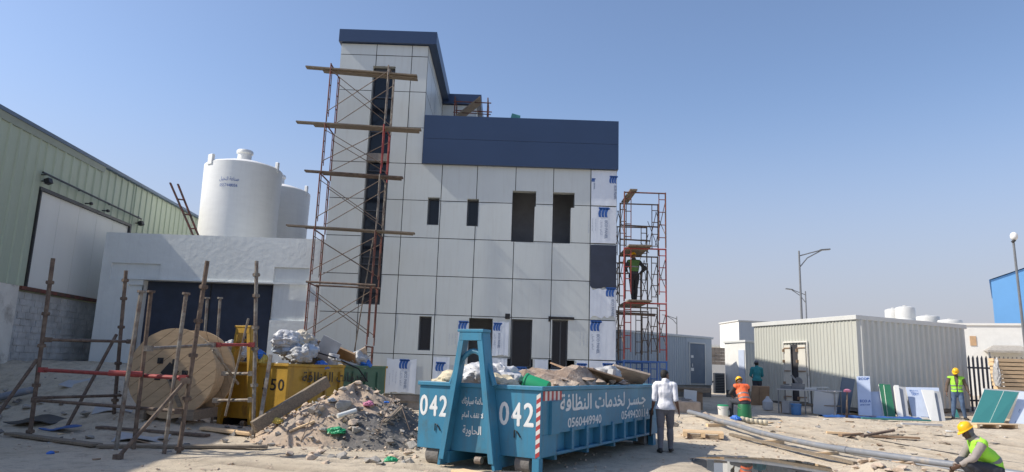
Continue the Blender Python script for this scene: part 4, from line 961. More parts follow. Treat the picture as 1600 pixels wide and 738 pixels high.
bag(loc2(SA, SRZ, -.7, 4.5, 1.48), .4, .5, .28, M['bagg'], 80, 'cement_sack', 'grey dusty sack behind the upright slab in the blue skip', cat='sack')

# ================================================================== RUBBLE HEAP
random.seed(8)
HC = V((-3.45, 16.35, 0)); NA, NR = 120, 44
def heap_z(x, y):
    dx, dy = x-HC.x, y-HC.y; a = math.atan2(dy, dx)
    rad = 2.0+.22*math.sin(2*a+.6)+.14*math.sin(5*a)-.12*math.cos(3*a)
    if dy < 0: rad += .18
    r = math.hypot(dx, dy)/rad
    return 1.13*max(0, 1-r**1.35)*(1+.12*math.sin(3*a+1))-.03*r, r
t = MB(); vs = []; fs = []
for j in range(NR+1):
    for i in range(NA):
        a = 2*math.pi*i/NA; rr = 2.35*j/NR; x, y = HC.x+rr*math.cos(a), HC.y+rr*math.sin(a); z, r = heap_z(x, y)
        k = min(1, max(0, 1.12-r)*3)
        z += k*(.16*float(fbm(np.array(x*1.5), np.array(y*1.5), 4, 31))+.16*float(fbm(np.array(x*5), np.array(y*5), 3, 37)))
        vs.append(V((x, y, z+gz(x, y)-.04-(.15 if j == NR else 0))))
for j in range(NR):
    for i in range(NA): t.cur = 0; fs.append((j*NA+i, j*NA+(i+1) % NA, (j+1)*NA+(i+1) % NA, (j+1)*NA+i))
t.raw(vs, fs)
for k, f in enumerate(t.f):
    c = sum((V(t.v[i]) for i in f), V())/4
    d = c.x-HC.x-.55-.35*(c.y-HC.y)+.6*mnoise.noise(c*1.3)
    if d > 0 and c.z-gz(c.x, c.y) < .80-.3*abs(c.x-HC.x-1.2)+.25*mnoise.noise(c*2) and c.y < HC.y+.6: t.mi[k] = 1  # shade of the low right flank put into the soil colour
hp = t.build('rubble_heap', [M['rubble'], M['rubble_shade']], smooth=True)
tag(hp, 'heap of beige rubble, shade painted on its right flank, between the yellow and blue skips', 'rubble heap')
def on_heap(x, y): z, r = heap_z(x, y); return max(gz(x, y), z+gz(x, y)+.0)
for mt, nm, cnt, lab in ((M['stone_b'], 'rubble_chips', 620, 'small beige chips strewn over the rubble heap'), (M['stone'], 'rubble_chips', 520, 'small grey chips strewn over the rubble heap'), (M['stone_d'], 'rubble_chips', 300, 'small dark lumps at the foot of the rubble heap')):
    t = MB()
    for i in range(cnt):
        a = random.random()*6.28; rr = 2.35*math.sqrt(random.random()); x, y = HC.x+rr*math.cos(a), HC.y+rr*math.sin(a)
        if nm and mt is M['stone_d'] and x < HC.x: x = 2*HC.x-x
        if y > HC.y+.9: continue
        s_ = random.choice((.012, .015, .02, .02, .025, .03, .05, .08)); t.rock((x, y, on_heap(x, y)+s_*.15), s_, s_*random.uniform(.7, 1.4), s_*.7, 8)
    tag(t.build(nm, mt), lab, 'rubble', kind='stuff')
def px_heap(px, py):
    """surface point of the heap along a viewing ray"""
    d = FW+(px-800)/FPX*RT+(369-py)/FPX*UP; Y = 13.0
    while Y < 17.5:
        p = CAM+d*(Y/d.y)
        if p.z <= on_heap(p.x, p.y): return p
        Y += .02
    return p
for i, (px, py, s_, k, lab) in enumerate(((537, 634, .27, 'stone', 'largest flat grey slab near the middle of the rubble heap'), (500, 640, .2, 'stone_b', 'beige rubble block left of the flat grey slab'), (488, 641, .17, 'stone', 'grey block low on the left of the rubble heap'), (477, 633, .16, 'stone_b', 'pale block at the left edge of the heap'),
      (552, 660, .17, 'stone_b', 'tan block below the middle of the rubble heap'), (557, 671, .15, 'stone', 'grey block above the green bag'), (534, 608, .12, 'stone', 'small grey block near the heap top'), (498, 700-55, .13, 'stone_d', 'dark block on the left flank of the heap'),
      (645, 698, .24, 'stone', 'rounded grey stone on the ground at the heap right foot'), (560, 598, .12, 'stone_b', 'beige block at the very peak of the heap'), (610, 690, .14, 'stone_d', 'dark lump at the front foot of the heap'), (505, 672, .12, 'stone', 'grey stone low on the front of the heap'), (470, 662, .14, 'stone_b', 'beige stone at the lower left of the heap'))):
    p = px_heap(px, py); t = MB(); t.rock(p, s_, s_*.8, s_*.55, 16); tag(t.build('rubble_block', M[k], bevel=.01), lab, 'rubble', 'larger blocks on the rubble heap')
for px, py, s_, k, lab in ((526, 676, .2, 'gplast', 'crumpled green plastic bag on the rubble heap'), (576, 634, .15, 'pink', 'crumpled pink plastic bag on the rubble heap'), (604, 631, .07, 'bagb', 'small blue scrap on the right of the heap'), (518, 628, .12, 'bagg', 'pale grey plastic scrap on the heap'), (434, 661, .16, 'bagy', 'yellow plastic scrap under the leaning timber beam'),
                       (497, 611, .1, 'bagw', 'white plastic scrap high on the left of the heap')):
    bag(px_heap(px, py)+V((0, 0, .03)), s_, s_*.8, s_*.42, M[k], px, 'plastic_scrap', lab, cat='plastic')
p, q = px_heap(528, 654)+V((0, -.05, .05)), px_heap(556, 646)+V((0, 0, .06)); t = MB(); t.tube(p, q, .05, 12); tag(t.build('white_pipe', M['panel_w'], smooth=True), 'short white pipe lying across the rubble heap', 'pipe')
for i, (q0, q1, q2, r_, mt, lab) in enumerate((((470, 690), (500, 640), (545, 655), .010, 'rustbrown', 'bent rusty wire sticking out of the left of the rubble heap'), ((590, 680), (615, 630), (640, 672), .010, 'rustbrown', 'bent rusty wire looping over the right of the rubble heap'))):
    p0, p1, p2 = px_heap(*q0), px_heap(*q1)+V((0, 0, .16)), px_heap(*q2); t = MB(); t.path([p0, p0.lerp(p1, .5)+V((0, 0, .08)), p1, p1.lerp(p2, .5)+V((.03, -.05, .05)), p2], r_, 6); tag(t.build('bent_wire', M[mt], smooth=True), lab, 'wire')
p, q = px_heap(600, 662), px_heap(628, 640); t = MB(); t.bar(p+V((0, -.02, .03)), q+V((0, -.02, .06)), .10, .03); tag(t.build('timber_scrap', M['plank']), 'short broken batten on the dark right flank of the rubble heap', 'timber')
p, q = px_heap(452, 676), px_heap(492, 662); t = MB(); t.bar(p+V((0, -.02, .03)), q+V((0, -.02, .05)), .08, .03); tag(t.build('timber_scrap', M['wood']), 'short pale batten low on the left flank of the rubble heap', 'timber')
a, b = at(396, 668, 15.0), at(512, 596, 16.2); t = MB(); t.bar(a, b, .12, .25); tag(t.build('timber_beam', M['plank'], bevel=.01), 'thick grey timber beam leaning on the rubble heap and yellow skip', 'beam')

# ================================================================== CABINS AND BACKGROUND ON THE RIGHT
def sheet_wall(mb, a, b, z0, z1, pitch, d, holes=()):
    """ribbed metal sheet from plan point a to b, ribs standing out to the right of a->b"""
    a, b = V((a[0], a[1], 0)), V((b[0], b[1], 0)); L = (b-a).length; e = (b-a)/L; nrm = V((e.y, -e.x, 0)); s = 0
    def pt(q, o, z): p = a+e*q+nrm*o; return (p.x, p.y, z)
    while s < L-1e-6:
        p = min(pitch, L-s); prof = [(0, 0), (pitch*.35, 0), (pitch*.52, d), (pitch*.75, d), (pitch*.85, 0), (pitch, 0)] if p > pitch*.99 else [(0, 0), (p, 0)]
        for (q0, o0), (q1, o1) in zip(prof, prof[1:]):
            zz = [(z0, z1)]
            for h0, h1, hz0, hz1 in holes:
                if h0 < s+(q0+q1)/2 < h1: zz = [(z0, hz0), (hz1, z1)]
            for za, zb in zz:
                if zb > za: mb.face([pt(s+q0, o0, za), pt(s+q1, o1, za), pt(s+q1, o1, zb), pt(s+q0, o0, zb)])
        s += p
def cabin(label, cs, z0, z1, mats, pitch, d, roof_t=.16, over=.06, rise=0, name='site_cabin'):
    """cs: the four plan corners, walls facing outwards; mats one per wall"""
    c = sum((V((p[0], p[1], 0)) for p in cs), V())/4
    o = thing(name, label, 'cabin', (c.x, c.y, z0))
    for i in range(4):
        t = MB(); sheet_wall(t, cs[i], cs[(i+1) % 4], z0, z1, pitch[i], d[i]); t.build('wall', mats[i], o)
    t = MB(); P_ = [c+(V((p[0], p[1], 0))-c)*(1+over/((V((p[0], p[1], 0))-c).length)*1.4) for p in cs]
    t.hexa([V((p.x, p.y, z1)) for p in P_], [V((p.x, p.y, z1+roof_t)) for p in P_]); t.build('roof', M['cab_trim'], o, bevel=.01)
    t = MB(); t.hexa([V((p[0], p[1], z0-.14)) + (c-V((p[0], p[1], 0)))*.012 for p in cs], [V((p[0], p[1], z0-.001)) + (c-V((p[0], p[1], 0)))*.012 for p in cs]); t.build('base_frame', M['lamp'], o)
    return o
def supports(o, cs, z0, mt):
    c = sum((V((p[0], p[1], 0)) for p in cs), V())/4
    for i in range(4):
        a, b = V((cs[i][0], cs[i][1], 0)), V((cs[(i+1) % 4][0], cs[(i+1) % 4][1], 0))
        for k in (.03, .35, .68):
            p = a.lerp(b, k); p = p+(c-p).normalized()*.25; t = MB(); g0 = gz(p.x, p.y)-.1
            t.obox((p.x, p.y, (g0+z0-.14)/2), .42, .42, z0-.14-g0); t.build('support_block', mt, o)
# big cream cabin: one sheet in a lit tone (long side) and shaded tone (end)
A_, B_, C_ = V((11.25, 32.5, 0)), V((13.02, 26.5, 0)), V((19.0, 29.5, 0)); D_ = A_+C_-B_
cs = [A_, B_, C_, D_]
bc = cabin('large cream site cabin with ribbed end wall in a shaded tone and open double door', cs, .62, 3.86, [M['cab_w'], M['cab_shaded'], M['cab_w'], M['cab_w']], [.19, .33, .33, .33], [.026, .085, .03, .03], .17, .07)
supports(bc, cs, .62, M['conc'])
e2 = (B_-A_).normalized(); n2 = V((e2.y, -e2.x, 0))
def on_side(q, o, z): p = A_+e2*q+n2*o; return V((p.x, p.y, z))
LS = (B_-A_).length
t = MB(); t.hexa([on_side(2.5, .03, .64), on_side(3.62, .03, .64), on_side(3.62, .024, .64), on_side(2.5, .024, .64)], [on_side(2.5, .03, 3.0), on_side(3.62, .03, 3.0), on_side(3.62, .024, 3.0), on_side(2.5, .024, 3.0)]); t.build('doorway_shade', M['dark'], bc)  # flat dark sheet on the wall stands in for the unlit opening
for q0, q1, ang in ((2.16, 2.62, .05), (3.02, 3.52, .03)):
    t = MB(); a0, a1 = on_side(q0, .06, 0), on_side(q1, .06+abs(ang), 0)
    t.bar(V((a0.x, a0.y, 1.82)), V((a1.x, a1.y, 1.82)), .05, 2.3); dl = t.build('door', M['cab_door_w'], bc, bevel=.01)
    for z in (.85, 1.9, 2.85): MB().bar(V((a0.x, a0.y, z))+n2*.04, V((a1.x, a1.y, z))+n2*.04, .02, .04).build('door_rail', M['card'], dl)
    for z in (.8, 1.4, 2.3, 2.75): MB().obox(V((a0.x, a0.y, z))+n2*.06, .08, .08, .12).build('hinge', M['card'], dl)
t = MB()
for q in (2.1, 3.58): t.bar(on_side(q, .05, .64), on_side(q, .05, 3.08), .06, .06)
t.bar(on_side(2.1, .05, 3.1), on_side(3.6, .05, 3.1), .06, .06); t.build('door_frame', M['plasterw'], bc)
# grey corrugated cabin with a slate door, raised on blocks
cs1 = [(4.9, 30.9), (9.95, 34.9), (8.0, 37.4), (2.9, 33.4)]
c1 = cabin('grey corrugated site cabin with a slate blue door, raised on blocks behind the corner scaffold', cs1, 1.12, 3.34, [M['cab_b']]*4, [.16, .3, .3, .3], [.03]*4, .10, .10)
supports(c1, cs1, 1.1, M['stone_d'])
e = (V(cs1[1]+(0,))-V(cs1[0]+(0,))).normalized(); nn = V((e.y, -e.x, 0)); LL = (V(cs1[1]+(0,))-V(cs1[0]+(0,))).length
def on1(q, o, z): p = V(cs1[0]+(0,))+e*q+nn*o; return V((p.x, p.y, z))
t = MB(); t.hexa([on1(LL-2.0, .04, 1.13), on1(LL-.02, .04, 1.13), on1(LL-.02, .0, 1.13), on1(LL-2.0, .0, 1.13)], [on1(LL-2.0, .04, 3.33), on1(LL-.02, .04, 3.33), on1(LL-.02, .0, 3.33), on1(LL-2.0, .0, 3.33)]); t.build('flat_panel', M['cab_b'], c1)
t = MB(); t.hexa([on1(LL-1.75, .07, 1.2), on1(LL-.62, .07, 1.2), on1(LL-.62, .042, 1.2), on1(LL-1.75, .042, 1.2)], [on1(LL-1.75, .07, 3.05), on1(LL-.62, .07, 3.05), on1(LL-.62, .042, 3.05), on1(LL-1.75, .042, 3.05)]); dd = t.build('door', M['cab_door'], c1)
t = MB(); t.obox(on1(LL-1.62, .09, 2.05), .05, .05, .14); t.obox(on1(LL-1.6, .076, 2.45), .18, .01, .12, Matrix.Rotation(math.atan2(e.y, e.x), 3, 'Z')); t.obox(on1(LL-1.6, .076, 1.85), .2, .01, .14, Matrix.Rotation(math.atan2(e.y, e.x), 3, 'Z')); t.build('handle', M['white'], dd)
t = MB()
for q in (LL-1.80, LL-.60): t.bar(on1(q, .06, 1.14), on1(q, .06, 3.1), .06, .05, up=nn)
t.bar(on1(LL-1.83, .06, 3.1), on1(LL-.57, .06, 3.1), .05, .06); t.build('door_frame', M['cab_trim'], c1)
# small white cabin and the taller white block behind it
cs2 = [(10.95, 36.0), (11.42, 34.3), (12.6, 35.4), (12.1, 37.2)]
c2 = cabin('small white cabin with narrow pale blue door beside the large cream cabin', cs2, .9, 3.22, [M['offw'], M['cab_b'], M['offw'], M['offw']], [.3]*4, [.004, .02, .004, .004], .11, .06)  # right wall in blue-grey: shade painted onto a white cabin
supports(c2, cs2, .9, M['conc'])
e = (V(cs2[1]+(0,))-V(cs2[0]+(0,))).normalized(); nn = V((e.y, -e.x, 0))
def on2(q, o, z): p = V(cs2[0]+(0,))+e*q+nn*o; return V((p.x, p.y, z))
t = MB(); t.hexa([on2(1.22, .03, .95), on2(1.70, .03, .95), on2(1.70, .008, .95), on2(1.22, .008, .95)], [on2(1.22, .03, 2.85), on2(1.70, .03, 2.85), on2(1.70, .008, 2.85), on2(1.22, .008, 2.85)]); t.build('door', M['panel_print'], c2)
cs3 = [(14.3, 48.0), (14.55, 44.8), (18.2, 45.4), (18.0, 48.6)]
c3 = cabin('tall white boxy building showing above the small white cabin', cs3, .6, 5.0, [M['offw'], M['cab_b'], M['offw'], M['offw']], [.5]*4, [.01]*4, .08, .06, name='white_building'); c3['category'] = 'building'  # its blue-grey wall is the shaded side of a white block, painted in
# block wall and air conditioner between the cabins
t = MB(); o = thing('block_wall', 'brown block wall with a whitish lower part seen between two cabins', 'wall', (12.4, 42, .5))
t.box(9, 16, 42, 42.2, .3, 2.2); t.build('rendered_base', M['offw'], o)
t = MB(); z = 2.2
while z < 3.1:
    x = 9+(.2 if int(z*10) % 2 else 0)
    while x < 15.8: t.box(x, x+.385, 42.02, 42.2, z, z+.19); x += .4
    z += .2
for x in (11.9, 12.75): t.box(x, x+.3, 41.99, 42.019, 2.75, 2.95)
t.build('block_course', M['block'], o)
o = thing('air_conditioner', 'dark grey outdoor air conditioner unit standing between two cabins', 'air conditioner', (10.6, 36, .72))
t = MB(); t.box(10.38, 10.88, 35.85, 36.2, .72, 1.72); t.build('casing', M['lamp'], o, bevel=.02)
t = MB()
for k in range(11): t.box(10.42, 10.84, 35.83, 35.849, .80+.08*k, .84+.08*k)
t.build('grille', M['black'], o)
t = MB(); t.path([(10.3, 35.9, 1.3), (10.1, 35.8, 1.15), (9.9, 35.7, 1.25)], .04, 6); t.build('hose', M['black'], o)
# far pale houses closing the gap
o = thing('far_house', 'distant low white house in the gap between cabins', 'house', (23, 80, .6))
t = MB(); t.box(19, 27.5, 80, 88, .4, 4.6); t.build('wall', M['offw'], o)
t = MB(); t.box(18.8, 27.7, 79.8, 88.2, 4.6, 4.85); t.build('roof', M['cab_trim'], o)
t = MB(); t.box(20.5, 21.5, 79.96, 79.99, 2, 3.4); t.box(24, 25, 79.96, 79.99, 2, 3.4); t.build('window', M['glass'], o)
# far white building with water tanks on its roof
o = thing('white_building', 'long white building with a tan shuttered window and canopy beyond the palisade fence', 'building', (46, 62, .6))
wa, we, wf = V((38.7, 60, 0)), V((.9, -.436, 0)), V((.436, .9, 0))
def wb(u, d, z): p = wa+we*u+wf*d; return (p.x, p.y, z)
def wbox(t, u0, u1, d0, d1, z0, z1): t.hexa([wb(u0, d0, z0), wb(u1, d0, z0), wb(u1, d1, z0), wb(u0, d1, z0)], [wb(u0, d0, z1), wb(u1, d0, z1), wb(u1, d1, z1), wb(u0, d1, z1)]); return t
wbox(MB(), -12, 26, 0, 22, .3, 6.40).build('wall', M['offw'], o)
wbox(MB(), -12.1, 26.1, -.1, 22.1, 6.401, 6.58).build('roof', M['offw'], o)
wbox(MB(), .3, .75, -.05, -.004, 4.70, 5.5).build('shutter', M['tan'], o)
t = MB(); t.hexa([wb(1.2, -2.2, 4.1), wb(4, -2.2, 4.1), wb(4, -.01, 4.3), wb(1.2, -.01, 4.3)], [wb(1.2, -2.2, 4.25), wb(4, -2.2, 4.25), wb(3.8, -.01, 4.75), wb(1.9, -.01, 4.75)]); t.build('canopy', M['stone'], o)
for u in (1.3, 3.9): wbox(MB(), u-.06, u+.06, -2.1, -1.98, .4, 4.1).build('canopy_post', M['lamp'], o)
def roof_tank(x, y, r, z0, z1, lab, ridged=False):
    k_ = 1.14; x, y, r, z1, z0 = x*k_, y*k_, r*k_, (z1-1.7)*k_+1.7, 6.58
    o = thing('water_tank', lab, 'tank', (x, y, z0), 0, 'white water tanks on the far roof')
    t = MB(); h = z1-z0; prof = [(r*.97, 0), (r, .05*h), (r, .45*h), (r*.985, .47*h), (r, .49*h), (r, .88*h), (r*.97, .93*h), (r*.6, .985*h), (r*.2, h)]
    t.lathe((x, y, z0), prof, 28); t.build('tank_body', M['tank_far'], o, smooth=True)
    t = MB(); t.lathe((x, y, z1), [(r*.22, -.02), (r*.24, .05), (r*.16, .08)], 16); t.build('lid', M['tank_far'], o)
roof_tank(33.9, 62.2, .68, 6.62, 7.85, 'leftmost white cylinder tank, smaller and behind the tall one, above the cabin roof')
roof_tank(34.25, 60.95, .78, 6.62, 7.95, 'tallest white cylinder tank above the cabin roof')
roof_tank(38.1, 64.2, .95, 6.62, 7.5, 'squat white domed tank, third from the left on the far roof')
roof_tank(38.6, 61.8, .95, 6.62, 7.0, 'lowest white domed tank, rightmost on the far roof')
o = thing('blue_building', 'tall bright blue sheet metal building far behind the white building', 'building', (72, 95, .6))
fa, fe, fb = V((61.95, 90, 0)), V((.82, -.57, 0)), V((.57, .82, 0))
def bb(u, d, z): p = fa+fe*u+fb*d; return (p.x, p.y, z)
t = MB(); t.raw([bb(0, 0, .3), bb(0, 0, 14.7), bb(12, 0, 19.0), bb(24, 0, 14.7), bb(24, 0, .3), bb(0, 25, .3), bb(0, 25, 14.7), bb(12, 25, 19.0), bb(24, 25, 14.7), bb(24, 25, .3)], [(0, 1, 2, 3, 4), (5, 6, 7, 8, 9), (0, 5, 6, 1), (4, 9, 8, 3)])
t.build('wall', M['bluebuild'], o)
t = MB(); t.raw([bb(-.2, -.2, 14.72), bb(12, -.2, 19.1), bb(12, 25.2, 19.1), bb(-.2, 25.2, 14.72), bb(24.2, -.2, 14.72), bb(24.2, 25.2, 14.72)], [(0, 1, 2, 3), (1, 4, 5, 2)]); t.build('roof', M['bluebuild'], o)
# street lamps
def street_lamp(x, y, h, L, sg, lab, k=1):
    o = thing('street_lamp', lab, 'street lamp', (x, y, .5), 0, 'street lamps beyond the site')
    t = MB(); t.tube((x, y, .3), (x, y, h-.15), .13*k, 10, .07*k); t.build('pole', M['lamp'], o, smooth=True)
    t = MB(); t.path([(x, y, h-1.6), (x+sg*.35*L, y, h-.75), (x+sg*L, y, h-.02)], .05*k, 8); t.path([(x, y, h-.6), (x+sg*.45*L, y, h-.32), (x+sg*L, y, h)], .05*k, 8); t.build('arm', M['lamp'], o, smooth=True)
    t = MB(); t.obox((x+sg*(L+.25), y, h+.03), .9, .32, .12, Matrix.Rotation(R(-6*sg), 3, 'Y')); t.build('lamp_head', M['lamp'], o, bevel=.03)
street_lamp(24.86, 60, 12.5, 2.0, 1, 'nearest tall grey street lamp with its arm reaching right')
street_lamp(35.8, 85, 12.0, 1.7, -1, 'street lamp with its arm reaching left, beside the nearest lamp pole')
street_lamp(30.8, 130, 11.9, 2.0, -1, 'farthest faint street lamp seen beside the corner scaffold', 1.3)
o = thing('floodlight_pole', 'thin leaning pole with a round white floodlight in front of the blue building', 'light pole', (23.3, 32, .5))
t = MB(); t.tube((23.35, 32, .4), (23.24, 32, 8.2), .065, 8, .05); t.build('pole', M['lamp'], o)
t = MB(); t.ell((23.22, 31.9, 8.38), .16, .16, .20); t.build('lamp_head', M['white'], o, smooth=True)
t = MB(); t.tube((23.22, 31.85, 8.2), (23.1, 31.9, 8.1), .06, 8); t.build('bracket', M['black'], o)
# palisade fence
o = thing('palisade_fence', 'dark grey steel palisade fence running from the cabin to the right edge', 'fence', (23, 30, .5))
for z in (.9, 2.25):
    t = MB(); t.box(19.15, 34, 30.0, 30.05, z, z+.07); t.build('rail', M['fence'], o)
x = 19.2; k = 0
while x < 27:
    t = MB(); h = 2.80; t.raw([(x-.045, 29.97, .35), (x, 29.94, .35), (x+.045, 29.97, .35), (x+.045, 29.97, h-.12), (x, 29.94, h), (x-.045, 29.97, h-.12)], [(0, 1, 4, 5), (1, 2, 3, 4)]); t.raw([(x-.045, 29.985, .35), (x+.045, 29.985, .35), (x+.045, 29.985, h-.12), (x, 29.96, h), (x-.045, 29.985, h-.12)], [(0, 1, 2, 3, 4)]); t.build('pale', M['fence'], o); x += .185
for x in (19.15, 21.9, 24.7, 27.5): t = MB(); t.box(x, x+.09, 30.06, 30.15, .3, 2.7); t.build('post', M['fence'], o)
# stacked timber boards
random.seed(4)
o = thing('timber_stack', 'tall stack of fresh timber boards with gaps between the layers', 'timber stack', (20, 27.2, gz(20, 27)))
z = gz(20, 27)-.02; k = 0
while z < 2.55:
    xo = 18.42+.14*(2.5-z)/2+random.uniform(-.02, .02)
    t = MB()
    for j in range(4): t.box(xo+.235*j+random.uniform(-.02, .03), 23.6, 27.0+.32*j, 27.3+.32*j, z, z+.118)
    t.build('board_layer', M['wood'], o)
    t = MB()
    for xx in (xo+1.1, xo+2.3, xo+3.6): t.box(xx, xx+.08, 27.06, 28.2, z+.1185, z+.1495)
    t.build('spacer', M['stone_d'], o); z += .15; k += 1
bag(V((18.42, 26.9, 1.95)), .30, .10, .60, M['clear'], 5, 'plastic_wrap', 'torn milky plastic wrap hanging at the end of the timber stack', cat='plastic')

# ---- boards and panels leaning about
def leaning(name, label, cat, bl, br, tr, tl, th, mt, mtside=None, group=None, bevel=.004):
    """thick board from its four front corners"""
    bl, br, tr, tl = map(V, (bl, br, tr, tl)); n = (br-bl).cross(tl-bl).normalized()
    if n.y > 0: n = -n
    t = MB(); F = [bl, br, tr, tl]; B = [p-n*th for p in F]
    t.raw(F, [(0, 1, 2, 3)]); t.cur = 1; t.raw(F+B, [(4, 7, 6, 5)]+[(i, (i+1) % 4, (i+1) % 4+4, i+4) for i in range(4)])
    o = tag(t.build(name, [mt, mtside or mt]), label, cat, group); return o, n
def G(px, py, Y, z): p = at(px, py, Y); return V((p.x, p.y, z))
def board_px(name, label, cat, q, Yb, Yt, th, mt, mts=None, group=None):
    """corner pixels bl, br, tr, tl; its foot stands at Yb, its top leans back to Yt"""
    return leaning(name, label, cat, at(*q[0], Yb), at(*q[1], Yb), at(*q[2], Yt), at(*q[3], Yt), th, mt, mts, group)
GP = 'boards leaning against the ribbed cabin wall'
def printed(o, n, bl, br, tl, rows, ink):
    t = MB(); ex = (br-bl).normalized(); ey = (tl-bl).normalized(); W_ = (br-bl).length; H_ = (tl-bl).length
    for tx, fx, fy, fw, fh in rows: add_text(t, tx, bl+ex*(fx*W_)+ey*(fy*H_)+n*.006, ex, ey, W=fw*W_, H=fh*H_, fat=.004)
    t.build('lettering', ink, o)
Q = [(1342, 651), (1363, 651), (1359, 588), (1339, 588)]
o, n = board_px('printed_board', 'tall narrow pale blue board with ECO lettering at the cabin corner', 'board', Q, 24.9, 25.9, .06, M['panel_print'], None, GP)
printed(o, n, at(*Q[0], 24.9), at(*Q[1], 24.9), at(*Q[3], 25.9), (('ECOP', .12, .90, .8, .06), ('ECO A', .14, .34, .8, .06), ('panel', .16, .26, .7, .03)), M['ink'])
Q = [(1361, 652), (1384, 652), (1379, 612), (1359, 612)]
board_px('printed_board', 'short pale blue film covered board between the tall ECO board and green boards', 'board', Q, 25.2, 25.9, .05, M['panel_print'], None, GP)
Q = [(1382, 652), (1389, 652), (1382, 600), (1373, 600)]; board_px('green_board', 'narrow dark green board, left one of the green pair', 'board', Q, 25.0, 26.0, .05, M['panel_green'], M['panel_w'], GP)
Q = [(1388, 653), (1400, 653), (1391, 601), (1381, 601)]; board_px('green_board', 'wider dark green board, right one of the green pair', 'board', Q, 24.9, 25.9, .05, M['panel_green'], M['panel_w'], GP)
Q = [(1404, 654), (1412, 654), (1404, 602), (1397, 602)]; board_px('white_board', 'narrow bright white board beside the green pair', 'board', Q, 24.85, 25.8, .10, M['panel_w'], None, GP)
Q = [(1411, 655), (1421, 655), (1414, 605), (1404, 604)]; board_px('grey_board', 'shaded grey board right behind the narrow white board', 'board', Q, 24.95, 25.9, .05, M['greyboard'], None, GP)
Q = [(1427, 656), (1472, 658), (1467, 606), (1415, 605)]
o, n = board_px('printed_board', 'wide pale printed board with a white board leaning on it', 'board', Q, 25.2, 26.3, .10, M['panel_print'], M['greyboard'], GP)
printed(o, n, at(*Q[0], 25.2), at(*Q[1], 25.2), at(*Q[3], 26.3), (('ECO PANEL', .12, .86, .46, .05), ('TERMPAN', .14, .74, .5, .09), ('panel', .3, .06, .3, .05)), M['ink'])
Q = [(1455, 658), (1468, 660), (1459, 610), (1440, 609)]; board_px('white_board', 'white board leaning on the wide printed board', 'board', Q, 24.6, 25.7, .04, M['panel_w'], None, GP)
Q = [(1467, 661), (1478, 661), (1469, 612), (1460, 611)]; board_px('grey_board', 'grey edge board beside the standing worker in yellow vest', 'board', Q, 24.7, 25.8, .05, M['greyboard'], None, GP)
Q = [(1493, 659), (1502, 660), (1495, 640), (1490, 640)]; board_px('teal_board', 'small teal offcut leaning behind the legs of the standing worker', 'board', Q, 26.4, 26.8, .03, M['panel_teal'])
# big teal sheets against the timber stack
Q = [(1514, 668), (1541, 672), (1568, 611), (1538, 609)]; board_px('teal_board', 'large teal board leaning on the timber stack, left half', 'board', Q, 23.8, 25.2, .06, M['panel_teal'], M['panel_w'])
Q = [(1541, 672), (1561, 676), (1592, 613), (1569, 611)]; board_px('teal_board', 'large teal board leaning on the timber stack, right half', 'board', Q, 23.75, 25.15, .06, M['panel_teal'], M['panel_w'])
Q = [(1535, 650), (1640, 660), (1640, 614), (1537, 607)]; board_px('white_board', 'white board lying behind the teal boards along the timber stack', 'board', Q, 25.4, 25.6, .05, M['panel_w'])
Q = [(1571, 677), (1640, 688), (1665, 620), (1594, 612)]
o, n = board_px('printed_board', 'white printed board leaning at the right edge beside the teal boards', 'board', Q, 24.0, 25.5, .05, M['film'])
printed(o, n, at(*Q[0], 24.0), at(*Q[1], 24.0), at(*Q[3], 25.5), (('PANEL', .12, .2, .4, .10), ('ECO PANEL', .1, .1, .5, .07), ('ECO PANEL', .12, .5, .5, .08)), M['inkgrey'])

# ---- work table, buckets and clutter in the shade of the cabin
o = thing('work_table', 'long low steel work table covered with tools in front of the cabin door', 'table', P(10.7, 25.6))
a, b = V((10.0, 26.3, gz(10, 26.3)+.82)), V((11.5, 24.9, gz(11.5, 24.9)+.86)); t = MB(); t.bar(a, b, .7, .04); t.build('tabletop', M['greyboard'], o)
d = (b-a).normalized(); pn = V((-d.y, d.x, 0))
for q in (a+d*.05, a+d*1.0, b-d*.05):
    for s_ in (-.31, .31): t = MB(); p = q+pn*s_; t.tube((p.x, p.y, gz(p.x, p.y)-.05), p, .025, 8); t.build('leg', M['lamp'], o)
t = MB(); t.bar(a+V((0, 0, -.5)), b+V((0, 0, -.5)), .5, .03); t.build('shelf', M['plank'], o)
random.seed(14)
for i, (k, h, nm, lab) in enumerate(((.12, .12, 'tool_box', 'grey tool box at the left end of the work table'), (.32, .2, 'mitre_saw', 'dark mitre saw standing on the work table'), (.55, .07, 'steel_offcut', 'pale metal offcut lying on the work table'))):
    p = a.lerp(b, k)+V((0, 0, .02)); t = MB(); t.obox(p+V((0, 0, h/2)), .4, .25, h, Matrix.Rotation(-.7, 3, 'Z'))
    if nm == 'mitre_saw': t.tube(p+V((0, -.02, .28)), p+V((.05, .02, .28)), .15, 16); t.bar(p+V((0, 0, .2)), p+V((-.2, .1, .5)), .06, .06)
    elif nm == 'tool_box': t.bar(p+V((-.1, 0, .16)), p+V((.1, 0, .16)), .03, .04)
    else: t.bar(p+V((0, 0, .09)), p+V((.4, -.4, .10)), .12, .03)
    tag(t.build(nm, M['lamp'] if i != 2 else M['cab_shaded'], bevel=.01), lab, 'tool')
